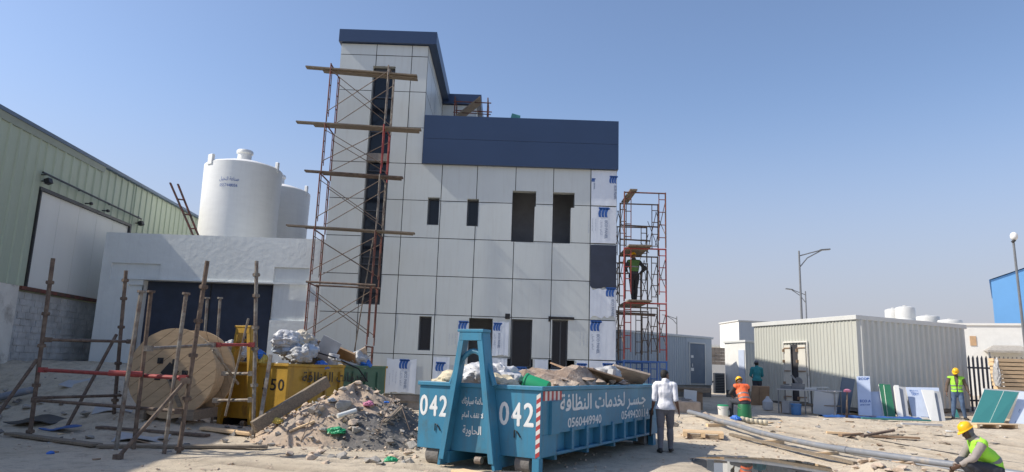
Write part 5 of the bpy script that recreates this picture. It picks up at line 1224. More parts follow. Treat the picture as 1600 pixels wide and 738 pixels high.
def bucket(x, y, r, h, mt, lab, lid=None, lid_mt=None, z=None, up=True, name='bucket'):
    z = gz(x, y) if z is None else z; o = thing(name, lab, 'bucket', (x, y, z))
    t = MB(); pr = [(r*.86, 0), (r*.88, .01), (r*.98, h*.85), (r*1.05, h*.86), (r*1.05, h*.9), (r, h*.9), (r*1.02, h), (r*.95, h)]
    if not up: pr = [(a_, h-b_) for a_, b_ in reversed(pr)]
    t.lathe((x, y, z), pr, 28); t.build('body', mt, o, smooth=True)
    if lid: t = MB(); t.lathe((x, y, z+h), [(r*1.04, 0), (r*1.06, .02), (r*.9, .04)], 24); t.build('lid', lid_mt, o)
    h_ = MB(); h_.path([(x+r*1.04*math.cos(q), y-r*.55*math.sin(q)-.04, z+h*.85-r*.5*math.sin(q)) for q in np.linspace(0, math.pi, 9)], .008, 5); h_.build('handle', M['galv'], o)
    return o
bucket(6.78, 22.6, .165, .36, M['panel_w'], 'white bucket with green lid left of the seated worker', True, M['gplast'])
SB = (7.38, 22.4); bucket(SB[0], SB[1], .22, .46, M['gbucket'], 'upturned dark green bucket used as a seat by worker in orange vest', up=False)
bucket(10.15, 25.3, .18, .38, M['bluebucket'], 'blue bucket under the front of the work table')
t = MB(); p = P(9.85, 27.2); t.lathe(p, [(.17, 0), (.19, .05), (.19, .3), (.08, .42), (.05, .5)], 16); tag(t.build('plastic_jug', M['bagw'], smooth=True), 'white plastic jug on the ground left of the work table', 'jug')
t = MB(); p = P(10.2, 25.9); t.obox(p+V((0, 0, .2)), .5, .35, .4, Matrix.Rotation(.4, 3, 'Z')); t.obox(p+V((0, 0, .41)), .54, .39, .03, Matrix.Rotation(.4, 3, 'Z')); tag(t.build('paint_crate', M['greyboard'], bevel=.01), 'pale grey box under the left end of the work table', 'box')
t = MB(); p = P(10.2, 26.1); t.obox(p+V((0, 0, .17)), .42, .35, .34, Matrix.Rotation(.2, 3, 'Z')); t.obox(p+V((0, 0, .355)), .46, .39, .03, Matrix.Rotation(.2, 3, 'Z')); tag(t.build('cardboard_box', M['card'], bevel=.01), 'reddish brown box under the work table', 'box')
t = MB(); p = P(10.35, 29.4); t.obox(p+V((0, 0, .38)), .7, .1, .78, Matrix.Rotation(R(12), 3, 'X')); t.obox(p+V((0, -.07, .38)), .1, .02, .7, Matrix.Rotation(R(12), 3, 'X')); tag(t.build('wooden_board', M['card']), 'brown board standing beside the man in the teal shirt', 'board')
t = MB(); t.obox(V((11.05, 25.0, gz(11, 25)+.42)), .75, .04, .8, Matrix.Rotation(R(14), 3, 'X') @ Matrix.Rotation(-.5, 3, 'Z')); tag(t.build('grey_board', M['cab_b']), 'grey blue board leaning on the front of the work table', 'board')
# pink covered stake
o = thing('marker_stake', 'thin post topped with pink plastic in front of cabin wall', 'post', P(11.42, 24.2))
p = P(11.42, 24.2); t = MB(); t.tube(p, p+V((.03, 0, .86)), .02, 6); t.tube(p+V((-.05, 0, 0)), p+V((.02, .02, .6)), .02, 6); t.build('stake', M['rustbrown'], o)
cv = bag(V((0, 0, 0)), .15, .11, .06, M['pink'], 3, 'plastic_cover', None, None, cat=None); cv.parent = o; cv.location = (.04, 0, .9)
t = MB(); p = at(1324, 640, 25.4); t.obox(V((12.1, 25.7, 1.05)), .45, .05, 1.3, Matrix.Rotation(R(10), 3, 'X') @ Matrix.Rotation(R(8), 3, 'Y')); tag(t.build('blue_board', M['cab_door']), 'dark blue board leaning on the cabin near its corner', 'board')
# tarpaulin heap along the cabin foot
t = MB(); vs = []
for j in range(7):
    for i in range(50):
        q = i/49; x = 10.6+3.5*q; y = 24.1+.3*q+.5*j/6+.15*math.sin(q*9); z = gz(x, y)+.015+math.sin(math.pi*j/6)*(.05+.16*abs(float(fbm(np.array(q*14.), np.array(j*.8), 3, 51))))+.05*abs(float(fbm(np.array(q*40.), np.array(j*1.7), 2, 57))); vs.append((x, y, z))
t.raw(vs, [(j*50+i, j*50+i+1, j*50+51+i, j*50+50+i) for j in range(6) for i in range(49)]); tag(t.build('blue_tarpaulin', M['tarp'], smooth=True), 'crumpled blue tarpaulin on the ground along the cabin foot', 'tarpaulin')

# ---- concrete blocks, board and pallet by the grey cabin
for i, (x, y, sx, sz, mt, lab) in enumerate(((6.1, 24.6, .95, .40, 'stone_b', 'long pale concrete block right of the man in white'), (6.0, 25.3, .9, .45, 'conc', 'dark concrete block behind the long pale block'))):
    t = MB(); t.obox(P(x, y, sz/2-.03), sx, .4, sz, Matrix.Rotation(.1*i, 3, 'Z')); t.obox(P(x-.2, y, sz-.02), .12, .12, .06); t.obox(P(x+.2, y, sz-.02), .12, .12, .06); tag(t.build('concrete_block', M[mt], bevel=.03), lab, 'block')
for i, (x, y) in enumerate(((5.95, 26.3), (6.95, 26.3))):
    t = MB(); t.obox(P(x, y, .32), .28, .35, .70, Matrix.Rotation(.15, 3, 'Z')); t.obox(P(x, y, .69), .36, .42, .06); tag(t.build('wooden_trestle', M['card'], bevel=.01), 'brown trestle %s of the small white sheet behind the man in white' % ('left' if i == 0 else 'right'), 'trestle')
t = MB(); t.obox(P(6.45, 26.25, .74), 1.9, .5, .07, Matrix.Rotation(.1, 3, 'Z')); t.obox(P(6.5, 26.1, .66), 1.7, .08, .1); tag(t.build('table_board', M['plank']), 'weathered board lying across two brown trestles below the grey cabin', 'board')
t = MB(); t.obox(P(6.58, 25.85, .42), .46, .02, .56, Matrix.Rotation(R(-8), 3, 'X') @ Matrix.Rotation(R(5), 3, 'Y')); tag(t.build('white_sheet', M['cab_trim']), 'small white sheet leaning on the trestles behind the man in white', 'board')
def pallet(x, y, rz, lab, mt='plank', w_=1.0, d_=.8):
    o = thing('wooden_pallet', lab, 'pallet', P(x, y), rz)
    for k in range(5): t = MB(); t.box(-w_/2, w_/2, -d_/2+k*d_*.205, -d_/2+k*d_*.205+.11, .10, .125); t.build('deck_board', M[mt], o, local=True)
    for k in (-1, 0, 1): t = MB(); t.box(k*(w_/2-.06)-.05, k*(w_/2-.06)+.05, -d_/2, d_/2, .0, .099); t.build('bearer', M[mt], o, local=True)
pallet(5.05, 18.6, -.25, 'wooden pallet on the sand right of the man in white', 'wood')
pallet(15.0, 22.4, .2, 'low pile of timber pieces behind the crouching worker', 'wood', 1.5, .5)

# ---- pipes on the sand
def gpipe(pts, r, mt, name, lab, cat='pipe', lift=0):
    t = MB(); V_ = []
    for (x0, y0), (x1, y1) in zip(pts, pts[1:]):
        for k in range(6): q = k/6; V_.append(P(x0+(x1-x0)*q, y0+(y1-y0)*q, r+lift))
    V_.append(P(pts[-1][0], pts[-1][1], r+lift)); V_ = [V_[0]]+[(V_[max(0, i-3)]+V_[i]+V_[min(len(V_)-1, i+3)])/3 for i in range(1, len(V_)-1)]+[V_[-1]]
    t.path(V_, r, 14); o = tag(t.build(name, mt, smooth=True), label=lab, cat=cat); return o, V_
pp, Vp = gpipe([(5.45, 21.6), (6.3, 18.6), (7.15, 16.0), (7.95, 13.9), (8.8, 12.5), (9.8, 11.2)], .065, M['pvc'], 'drain_pipe', 'long thick grey plastic pipe lying across the sand to the right corner', lift=.10)
p = Vp[13]; t = MB(); d = (Vp[14]-Vp[12]).normalized(); t.tube(p-d*.12, p+d*.12, .076, 20); t.build('socket_collar', M['pvc'], pp, smooth=True)
gpipe([(6.4, 20.5), (7.45, 16.8), (8.5, 14.2), (10.0, 12.2)], .025, M['pvc'], 'thin_pipe', 'thin pale pipe lying just behind the thick grey pipe')
for i, k in enumerate((3, 8, 12, 17)):
    p = Vp[k]; t = MB(); t.obox(V((p.x-.05, p.y, gz(p.x, p.y)+.03)), .6, .10, .10, Matrix.Rotation(.35, 3, 'Z')); tag(t.build('timber_bearer', M['wood'], bevel=.006), ['farthest', 'second farthest', 'second nearest', 'nearest'][i]+' timber bearer under the thick grey pipe', 'bearer')
t = MB(); a, b = P(5.85, 18.9, .03), P(7.0, 14.6, .03); t.bar(a, b, .10, .06); tag(t.build('timber_batten', M['plank']), 'long batten lying along the near side of the thick grey pipe', 'batten')
gpipe([(9.6, 19.0), (10.6, 16.4), (11.8, 14.2)], .012, M['black'], 'black_cable', 'thin dark cable lying on the sand behind the crouching worker', 'cable')
gpipe([(8.6, 19.7), (9.8, 19.4), (11.4, 20.3), (12.6, 19.8)], .012, M['black'], 'black_cable', 'thin dark cable snaking over the sand in front of the leaning boards', 'cable')
for i, (x, y, L, a, mt, lab) in enumerate(((6.85, 21.0, 1.2, .15, 'bagc', 'rolled cream sack on the sand near the seated worker'),)):
    t = MB()
    for k in range(6): p = P(x+k*.13, y, .07); t.ell(p, .10, .09, .085)
    tag(t.build('sack_roll', M[mt], smooth=True), lab, 'sack')
bag(P(6.62, 20.9, .06), .17, .12, .08, M['bagb'], 90, 'blue_scrap', 'bright blue plastic at the end of the rolled cream sack', cat='plastic')
random.seed(31)
for i, (px, py, L, a, mt, lab) in enumerate(((1372, 654, 2.3, -.08, 'plank', 'long plank in front of the leaning boards, left one'), (1330, 650, 1.8, -.05, 'card', 'short dark plank at the tarpaulin edge'), (1400, 658, 2.2, -.05, 'panel_teal', 'thin bluish strip on the ground below the white boards'), (1370, 651, .5, 0, 'bagy', 'short yellow timber end on the tarpaulin, right one'), (1338, 650, .35, 0, 'bagy', 'short yellow timber end on the tarpaulin, left one'),
        (1330, 682, .9, .5, 'card', 'brown splintered plank among the wood scraps'), (1372, 684, 1.1, .35, 'rustbrown', 'dark stick angled upward among the wood scraps'), (1396, 686, 1.3, -.1, 'card', 'long brown stick at the right of the wood scraps'), (1310, 680, .6, -.2, 'wood', 'pale wood scrap on the sand at the left of the scraps'), (1430, 655, .8, -.3, 'panel_w', 'small white strip on the ground below the wide printed board'), (1440, 666, 1.2, -.05, 'bagw', 'thin pale strip lying on the sand behind the crouching worker'))):
    d = FW+(px-800)/FPX*RT+(369-py)/FPX*UP; Y = 12
    while Y < 30 and (CAM+d*(Y/d.y)).z > gz((CAM+d*(Y/d.y)).x, Y): Y += .05
    p = CAM+d*(Y/d.y); t = MB(); e = V((math.cos(a), math.sin(a), 0)); t.bar(P(p.x-e.x*L/2, p.y-e.y*L/2, .05), P(p.x+e.x*L/2, p.y+e.y*L/2, .05+(.12 if 'angled' in lab else 0)), .12, .05); tag(t.build('timber_scrap', M[mt]), lab, 'timber')

# ---- small things on the foreground
o = thing('steel_box', 'small open grey box on the ground in front of the blue skip', 'box', P(.05, 11.05), .1)
t = MB()
for b_ in ((-.23, .23, -.16, -.13), (-.23, .23, .13, .16), (-.23, -.20, -.13, .13), (.20, .23, -.13, .13)): t.box(*b_, 0, .13)
t.build('side', M['stone_d'], o, local=True); t = MB(); t.box(-.2, .2, -.13, .13, .0, .02); t.build('bottom', M['stone_d'], o, local=True)
t = MB(); t.bar(P(-.75, 11.75, .04), P(-.17, 11.12, .05), .26, .045); tag(t.build('short_plank', M['wood'], bevel=.005), 'short pale plank ending at the small grey box', 'plank')
bag(P(-1.95, 12.6, .05), .12, .1, .07, M['gplast'], 95, 'plastic_scrap', 'green and white plastic scrap left of the blue skip', cat='plastic')
bag(P(-7.6, 12.3, .02), .07, .05, .04, M['bagb'], 96, 'plastic_scrap', 'small dark blue scrap in the shade below the tube frame', cat='plastic')
random.seed(77)
st = []
for k in range(26):
    t = MB(); s_ = random.uniform(.05, .14); x, y = random.uniform(-4.3, -1.4), random.uniform(12.2, 14.2)
    t.rock((0, 0, s_*.2), s_, s_*.8, s_*.55, 12); o = tag(t.build('loose_stone', M[random.choice(('stone', 'stone_b', 'stone_b'))], bevel=.006), 'loose stone among those on the ground between the two skips', 'stone', 'loose stones between the skips'); o.location = P(x, y, -.01)
for k in range(34):
    t = MB(); s_ = random.uniform(.05, .17); x, y = random.uniform(3.5, 6.2), random.uniform(19.4, 22)
    t.rock((0, 0, s_*.25), s_, s_*.8, s_*.6, 12); o = tag(t.build('loose_stone', M[random.choice(('stone', 'stone_b'))], bevel=.006), 'broken stone in the pile behind the man in white', 'stone', 'broken stones behind the man in white'); o.location = P(x, y, -.01)
for k in range(40):
    t = MB(); s_ = random.uniform(.04, .12); x, y = random.uniform(6.2, 16), random.uniform(14.5, 22)
    t.rock((0, 0, s_*.2), s_, s_*.8, s_*.5, 10); o = tag(t.build('loose_stone', M[random.choice(('stone', 'stone_b', 'mud'))]), 'loose stone scattered on the sand beyond the thick grey pipe', 'stone', 'loose stones beyond the pipe'); o.location = P(x, y, -.01)
for k in range(22):
    t = MB(); s_ = random.uniform(.05, .14); x, y = random.uniform(6.2, 7.9), random.uniform(13.0, 14.4)
    t.rock((0, 0, s_*.1), s_, s_*.9, s_*.5, 10); o = tag(t.build('sand_clod', M['stone_b']), 'clod of sand on the small sand pile in front of the grey pipe', 'clod', 'clods on the small sand pile'); o.location = P(x, y, 0)
for k in range(90):
    t = MB(); s_ = random.choice((.04, .05, .07, .09, .13, .17)); x, y = random.uniform(-13.5, -5.5), random.uniform(14, 20)
    t.rock((0, 0, s_*.2), s_, s_*.8, s_*.5, 10); o = tag(t.build('loose_stone', M[random.choice(('stone', 'stone_d'))]), 'loose stone on the shaded mound behind the tube frame', 'stone', 'loose stones on the shaded mound'); o.location = P(x, y, 0)
t = MB()
for k in range(6500):
    x = random.uniform(-9, 14); y = random.uniform(10.8, 24); s_ = random.choice((.010, .012, .015, .018, .02, .03, .045)); t.rock((x, y, gz(x, y)), s_, s_, s_*.6, 7)
tag(t.build('gravel', M['stone_b']), 'fine gravel and crumbs scattered over the sandy ground', 'gravel', kind='stuff')
for i, (x, y, sx, sy, rz, tilt, mt, lab) in enumerate(((-12.9, 16.0, 1.6, .9, .2, 12, 'plank', 'large warped brown sheet on the mound at the left edge'), (-10.4, 16.2, 1.2, .6, -.2, 8, 'black', 'dark rubber sheet on the mound behind the tube frame'), (-9.2, 17.0, .8, .5, .4, 14, 'greyboard', 'pale grey sheet on the mound behind the tube frame'),
      (-7.2, 14.5, .95, .7, .3, 10, 'greyboard', 'pale grey sheet on the ground inside the tube frame'), (-6.9, 14.2, .6, .35, .1, 6, 'card', 'brown scrap sheet below the pale grey sheet'), (-11.3, 19.0, .7, .5, .1, 30, 'greyboard', 'light grey slab high on the mound near the block wall'), (-9.4, 15.4, .9, .25, -.3, 4, 'tarp', 'thin bluish strip on the ground left of the cable drum'))):
    t = MB(); n = 6; vs = []
    for j in range(n+1):
        for q in range(n+1):
            u, v_ = (q/n-.5)*sx, (j/n-.5)*sy; xx, yy = x+u*math.cos(rz)-v_*math.sin(rz), y+u*math.sin(rz)+v_*math.cos(rz)
            vs.append((xx, yy, gz(x, y)+.06+max(gz(xx, yy)-gz(x, y), math.tan(R(tilt))*v_*.6)+.05*math.sin(u*5+v_*3+i)))
    k = len(vs); vs += [(a_, b_, c_-.015) for a_, b_, c_ in vs]; N1 = n+1
    fs = [(j*N1+q, j*N1+q+1, (j+1)*N1+q+1, (j+1)*N1+q) for j in range(n) for q in range(n)]
    edge = [q for q in range(n)]+[j*N1+n for j in range(n)]+[n*N1+q for q in range(n, 0, -1)]+[j*N1 for j in range(n, 0, -1)]
    t.raw(vs, fs+[tuple(q+k for q in f[::-1]) for f in fs]+[(a_, b_, b_+k, a_+k) for a_, b_ in zip(edge, edge[1:]+edge[:1])])
    tag(t.build('scrap_sheet', M[mt], smooth=True), lab, 'sheet')
t = MB(); a, b = at(0, 600, 13.6), at(36, 575, 15.5); a.z = gz(a.x, a.y)+.5; t.tube(V((-13.5, 16.5, gz(-13.5, 16.5)+.12)), V((-12.0, 18.3, gz(-12, 18.3)+.15)), .09, 12); tag(t.build('pale_pipe', M['pvc'], smooth=True), 'pale grey pipe lying on the mound at the left edge', 'pipe')
o = thing('hollow_block', 'grey hollow block on the ground at the left edge', 'block', P(-10.3, 13.9), .2); t = MB()
for b_ in ((-.2, .2, -.1, -.07), (-.2, .2, .07, .1), (-.2, -.16, -.07, .07), (-.02, .02, -.07, .07), (.16, .2, -.07, .07)): t.box(*b_, 0, .2)
t.build('shell', M['stone_d'], o, local=True)

random.seed(99)
for i in range(46):
    x, y = (random.uniform(6.5, 15), random.uniform(15, 23.5)) if i < 30 else (random.uniform(-9.5, -5), random.uniform(11.8, 16))
    a = random.random()*6.28; L_ = random.uniform(.08, .30); W_ = L_*random.uniform(.15, .8); t = MB(); z = .02
    q = [(-L_/2, -W_/2, z), (L_/2, -W_/2*.8, z+.03), (L_/2*.9, W_/2, z), (-L_/2, W_/2*1.1, z+.025)]; q = [(u*math.cos(a)-v_*math.sin(a), u*math.sin(a)+v_*math.cos(a), w_) for u, v_, w_ in q]
    t.hexa(q, [(u, v_, w_+.006) for u, v_, w_ in q])
    o = tag(t.build('litter_scrap', M[random.choice(('panel_w', 'card', 'card', 'greyboard', 'plank', 'wood', 'stone_d'))]), 'small flat scrap of litter lying on the %s ground' % ('sunlit right hand' if i < 30 else 'shaded left hand'), 'litter', 'litter scraps on the %s' % ('right' if i < 30 else 'left')); o.location = P(x, y, .0)

# ================================================================== PEOPLE
def tube_ell(mb, pts, radii, lat, n=14):
    """limb or trunk: elliptical rings (sideways radius, depth radius) along a chain"""
    pts = [V(p) for p in pts]; lat = V(lat); fine = []; fr = []
    for i in range(len(pts)-1):
        for k in range(4):
            q = k/4; p0, p1, p2, p3 = pts[max(0, i-1)], pts[i], pts[i+1], pts[min(len(pts)-1, i+2)]
            fine.append(.5*((2*p1)+(p2-p0)*q+(2*p0-5*p1+4*p2-p3)*q*q+(3*p1-p0-3*p2+p3)*q**3)); a, b = radii[i], radii[i+1]; e = q*q*(3-2*q); fr.append((a[0]+(b[0]-a[0])*e, a[1]+(b[1]-a[1])*e))
    fine.append(pts[-1]); fr.append(radii[-1])
    rings = []; N = len(fine)
    for i, p in enumerate(fine):
        d = (fine[min(i+1, N-1)]-fine[max(i-1, 0)]).normalized(); x = (lat-d*lat.dot(d)).normalized(); y = d.cross(x)
        rings.append([p+x*math.cos(2*math.pi*k/n)*fr[i][0]+y*math.sin(2*math.pi*k/n)*fr[i][1] for k in range(n)])
    d0 = (fine[0]-fine[1]).normalized(); d1 = (fine[-1]-fine[-2]).normalized()
    def cap(c, ring, d, rr): return [[c+(q-c)*s_+d*rr*h for q in ring] for s_, h in ((.85, .5), (.5, .85), (.1, 1.0))]
    rings = cap(fine[0], rings[0], d0, min(fr[0]))[::-1]+rings+cap(fine[-1], rings[-1], d1, min(fr[-1]))
    m_ = len(rings)
    mb.raw([p for g in rings for p in g], [(i*n+k, i*n+(k+1) % n, (i+1)*n+(k+1) % n, (i+1)*n+k) for i in range(m_-1) for k in range(n)]+[tuple(range(n))[::-1], tuple(range((m_-1)*n, m_*n))])
def person(label, loc, rz, J, wear, vox=.011, group=None, scale=1.0, skin='skin'):
    J = {k: V(v) for k, v in J.items()}; o = thing('person', label, 'person', loc, rz, group); o.scale = (scale,)*3
    mb = MB(); caps = []                                  # caps: label, p, q, r for dressing
    lat = (J['shR']-J['shL']).normalized(); latp = (J['hipR']-J['hipL']).normalized()
    pel, chest, neck, head = J['pelvis'], J['chest'], J['neck'], J['head']
    waist = pel.lerp(chest, .45)+J.get('bend', V((0, 0, 0)))
    sm_ = (J['shL']+J['shR'])/2
    tube_ell(mb, [pel-(chest-pel).normalized()*.06, pel, waist, chest, sm_.lerp(neck, .2), neck], [(.135, .10), (.165, .118), (.142, .100), (.168, .122), (.15, .085), (.062, .062)], (lat+latp)/2)
    for q_ in (J['shL'], J['shR']):
        tube_ell(mb, [sm_.lerp(neck, .45), sm_.lerp(q_, .5)+(neck-sm_)*.12, q_], [(.05, .06), (.058, .072), (.056, .062)], V((0, 1, 0)) if abs((q_-sm_).normalized().y) < .8 else V((0, 0, 1)))
        tube_ell(mb, [sm_.lerp(q_, .72), chest.lerp(q_, .42)+(chest-sm_)*.35, waist.lerp(chest, .4)+(q_-sm_)*.45], [(.055, .065), (.06, .085), (.05, .07)], (lat+latp)/2)
    tube_ell(mb, [sm_.lerp(neck, .4), neck, head-(head-neck)*.25], [(.075, .07), (.058, .060), (.055, .058)], lat)
    caps += [('hips', pel-(waist-pel)*.3, pel.lerp(waist, .55), .16), ('torso', pel.lerp(waist, .6), chest, .15), ('torso', chest, sm_, .15), ('neck', neck+(head-neck)*.18, head-(head-neck)*.35, .055), ('head', head, head+(head-neck).normalized()*.06, .10)]
    for s_ in 'LR':
        sh, el, wr, hip, kn, an, toe = (J[k+s_] for k in ('sh', 'el', 'wr', 'hip', 'kn', 'an', 'toe'))
        tube_ell(mb, [sm_.lerp(sh, .55), sh, sh.lerp(el, .45), el], [(.07, .075), (.062, .062), (.052, .052), (.042, .042)], lat if abs((el-sh).normalized().dot(lat)) < .85 else V((0, 1, .2)))
        tube_ell(mb, [el, el.lerp(wr, .35), wr], [(.042, .042), (.043, .040), (.028, .022)], V((.3, .9, .2)) if abs((wr-el).normalized().dot(V((.3, .9, .2)).normalized())) < .8 else V((1, 0, 0)))
        tube_ell(mb, [pel.lerp(hip, .7), hip, hip.lerp(kn, .45), kn], [(.09, .10), (.092, .098), (.080, .082), (.057, .060)], latp)
        tube_ell(mb, [kn, kn.lerp(an, .3)-V((0, .012, 0)), kn.lerp(an, .7), an], [(.057, .060), (.060, .062), (.044, .046), (.037, .042)], latp)
        fd = (toe-an); fd.z = 0; fdn = fd.normalized(); fl_ = V((fdn.y, -fdn.x, 0)); hz = min(an.z, toe.z)
        tube_ell(mb, [V((an.x, an.y, toe.z+.035))-fdn*.05, V((an.x, an.y, toe.z+.03))+fdn*.02, an.lerp(toe, .6).lerp(V((toe.x, toe.y, toe.z+.01)), .6), toe], [(.036, .045), (.040, .042), (.048, .028), (.042, .020)], fl_)
        caps += [('uarm'+s_, sh, el, .055), ('farm'+s_, el, el.lerp(wr, .95), .042), ('hand'+s_, wr, wr+(wr-el).normalized()*.18, .04), ('thigh'+s_, hip, kn, .088), ('calf'+s_, kn, an+(kn-an)*.12, .055), ('foot'+s_, V((an.x, an.y, toe.z+.03)), toe, .045)]
        # hand: palm, four unequal curled fingers, thumb from the side of the palm
        hd = J.get('hand'+s_, (wr-el).normalized()); hd = V(hd).normalized(); pal = V(J.get('palm'+s_, lat*(1 if s_ == 'L' else -1))); pal = (pal-hd*pal.dot(hd)).normalized(); sd_ = hd.cross(pal)
        if sd_.y < 0 and abs(sd_.y) > .3: sd_ = -sd_
        pc = wr+hd*.085
        tube_ell(mb, [wr, wr+hd*.03, pc], [(.028, .020), (.038, .018), (.040, .015)], sd_)
        for k, (off, ln) in enumerate(((.030, .074), (.010, .083), (-.011, .077), (-.031, .062))):
            b0 = pc+sd_*off; p1 = b0+hd*ln*.45+pal*.006; p2 = p1+(hd*.8+pal*.6).normalized()*ln*.32; p3 = p2+(hd*.45+pal*.9).normalized()*ln*.25
            mb.path([b0-hd*.02, b0, p1, p2, p3], [.0095, .0095, .009, .008, .0068], 8)
        b0 = wr+hd*.03+sd_*.030; mb.path([b0, b0+(hd*.6+sd_*.8).normalized()*.032, b0+(hd*.9+sd_*.55+pal*.3).normalized()*.062, b0+(hd*1.0+sd_*.4+pal*.5).normalized()*.085], [.013, .011, .0095, .008], 8)
    # head
    fw = V(J.get('face', (0, 1, 0))).normalized(); up = V(J.get('headup', (head-neck).normalized())); up = (up-fw*up.dot(fw)).normalized(); rt = fw.cross(up)
    HM = Matrix((rt, fw, up)).transposed()
    hp_ = lambda x, y, z: head+HM @ V((x, y, z))
    mb.ell(hp_(0, -.012, .025), .074, .094, .098, HM, 18, 12); mb.ell(hp_(0, .030, -.045), .056, .060, .070, HM)
    mb.ell(hp_(0, .068, -.082), .026, .022, .022, HM)
    mb.path([hp_(0, .082, .018), hp_(0, .100, -.012), hp_(0, .108, -.026), hp_(0, .088, -.036)], [.009, .012, .015, .011], 8)
    mb.ell(hp_(0, .086, .026), .052, .012, .010, HM); mb.ell(hp_(0, .087, -.060), .026, .010, .009, HM)
    for s_ in (-1, 1): mb.ell(hp_(s_*.075, -.008, -.010), .010, .022, .032, HM)
    me = bpy.data.meshes.new('b'); me.from_pydata(mb.v, [], mb.f); ob = bpy.data.objects.new('b', me); col.objects.link(ob)
    rm = ob.modifiers.new('r', 'REMESH'); rm.mode = 'VOXEL'; rm.voxel_size = vox
    s2 = ob.modifiers.new('s', 'SMOOTH'); s2.iterations = 6; s2.factor = .5
    dg = bpy.context.evaluated_depsgraph_get(); dg.update(); body = bpy.data.meshes.new_from_object(ob.evaluated_get(dg)); bpy.data.objects.remove(ob); bpy.data.meshes.remove(me)
    body.name = 'body'; body.materials.clear(); body.materials.append(M[skin]); body.polygons.foreach_set('use_smooth', [True]*len(body.polygons))
    bo = bpy.data.objects.new('body', body); col.objects.link(bo); bo.parent = o
    co = np.empty(len(body.vertices)*3); body.vertices.foreach_get('co', co); co = co.reshape(-1, 3)
    no = np.empty(len(body.vertices)*3); body.vertex_normals.foreach_get('vector', no); no = no.reshape(-1, 3)
    faces = [tuple(p.vertices) for p in body.polygons]; ctr = np.array([co[list(f)].mean(0) for f in faces])
    best = np.full(len(faces), 1e9); lab = np.zeros(len(faces), int); tt = np.zeros(len(faces))
    for i, (nm, p, q, r) in enumerate(caps):
        p_, d = np.array(p), np.array(q-p); L2 = max(d@d, 1e-9); t_ = np.clip(((ctr-p_)@d)/L2, 0, 1); ds = np.linalg.norm(ctr-p_-t_[:, None]*d, axis=1)/r
        k = ds < best; best[k] = ds[k]; lab[k] = i; tt[k] = t_[k]
    names = np.array([c[0] for c in caps])[lab]
    tors_ax = np.array((neck-pel).normalized()); hgt = (ctr-np.array(pel))@tors_ax/((neck-pel).length)
    trel = (ctr-np.array(head)) @ np.array(HM)       # head frame coordinates
    def shell(name, sel, off, mt, parent=None, wr_=.006, seed=0, flare=0):
        idx = np.nonzero(sel)[0]
        if len(idx) == 0: return None
        used = sorted({v_ for i in idx for v_ in faces[i]}); mp = {v_: k for k, v_ in enumerate(used)}; n = len(used)
        out = []
        for v_ in used:
            p = V(co[v_]); nn_ = V(no[v_]); hh = ((p-pel).dot(neck-pel))/((neck-pel).length_squared); k = off+flare*sm(.34, .08, 0) if False else off+flare*(1-sm(.10, .36, hh))*(1 if abs((p-pel).dot(lat)) < .21 else 0)+wr_*(mnoise.noise(p*9+V((seed, 0, 0)))+.6*mnoise.noise(V((p.x*22, p.y*22, p.z*9+seed))))
            out.append(tuple(p+nn_*k))
        inn = [tuple(V(co[v_])+V(no[v_])*(off*.25)) for v_ in used]
        fs = [tuple(mp[v_] for v_ in faces[i]) for i in idx]
        ed = {}
        for f in fs:
            for a_, b_ in zip(f, f[1:]+f[:1]): ed[(a_, b_)] = 1
        rim_ = [(a_, b_) for (a_, b_) in ed if (b_, a_) not in ed]
        m2 = bpy.data.meshes.new(name); m2.from_pydata(out+inn, [], fs+[(b_, a_, a_+n, b_+n) for a_, b_ in rim_]); m2.materials.append(M[mt]); m2.polygons.foreach_set('use_smooth', [True]*len(m2.polygons))
        q = bpy.data.objects.new(name, m2); col.objects.link(q); q.parent = parent or o; return q
    for it in wear:
        k = it[0]
        if k == 'trousers':
            shell('trousers', np.char.startswith(names, 'thigh') | np.char.startswith(names, 'calf') | (names == 'hips'), .016, it[1], wr_=.008, seed=1)
        elif k == 'shirt':
            fr_ = it[2]; low = it[3] if len(it) > 3 else .05
            s_ = (names == 'torso') | (np.char.startswith(names, 'uarm')) | (np.char.startswith(names, 'farm') & (tt < fr_)) | (((names == 'hips') | (np.char.startswith(names, 'thigh') if len(it) > 3 else (names == 'x'))) & (hgt > low))
            shell('shirt', s_, .016, it[1], wr_=.009, seed=2, flare=.020 if len(it) > 3 else 0)
        elif k == 'shoes': shell('shoes', np.char.startswith(names, 'foot'), .010, it[1], wr_=.001)
        elif k == 'hair':
            s_ = (names == 'head') & ((trel[:, 2] > .055) | (trel[:, 1] < -.0) & (trel[:, 2] > -.055)) & ~((np.abs(trel[:, 0]) > .062) & (trel[:, 2] < .03) & (trel[:, 1] > -.035))
            shell('hair', s_, .014, it[1], wr_=.004, seed=4)
        elif k == 'vest':
            lo, hi = it[2], it[3]; fsel = np.abs((ctr-np.array(sm_))@np.array(lat))
            s_ = ((names == 'torso') | ((names == 'hips') & (hgt > lo)) | ((np.char.startswith(names, 'uarm')) & (tt < .03))) & (hgt < hi)
            if len(it) > 4:                                       # open front
                fwd = np.array(lat.cross(neck-pel).normalized()); fwd = -fwd if fwd@np.array(fw) < 0 else fwd
                s_ &= ~((fsel < it[4]*np.clip((hgt-.05)*1.6, .25, 1)) & (((ctr-np.array(waist))@fwd) > .02))
            vo = shell('vest', s_, .028, it[1], wr_=.007, seed=3)
            for z0, z1 in it[5] if len(it) > 5 else ((lo+.12, lo+.20), (lo+.34, lo+.42)):
                shell('reflective_stripe', s_ & (hgt > z0) & (hgt < z1), .032, 'refl', vo, wr_=.007, seed=3)
        elif k == 'helmet':
            t = MB(); c = hp_(0, -.012, .05); prof = [(.128, 0), (.126, .012), (.113, .013), (.113, .05), (.103, .085), (.078, .112), (.04, .126), (.005, .13)]
            n = 28; vs = []
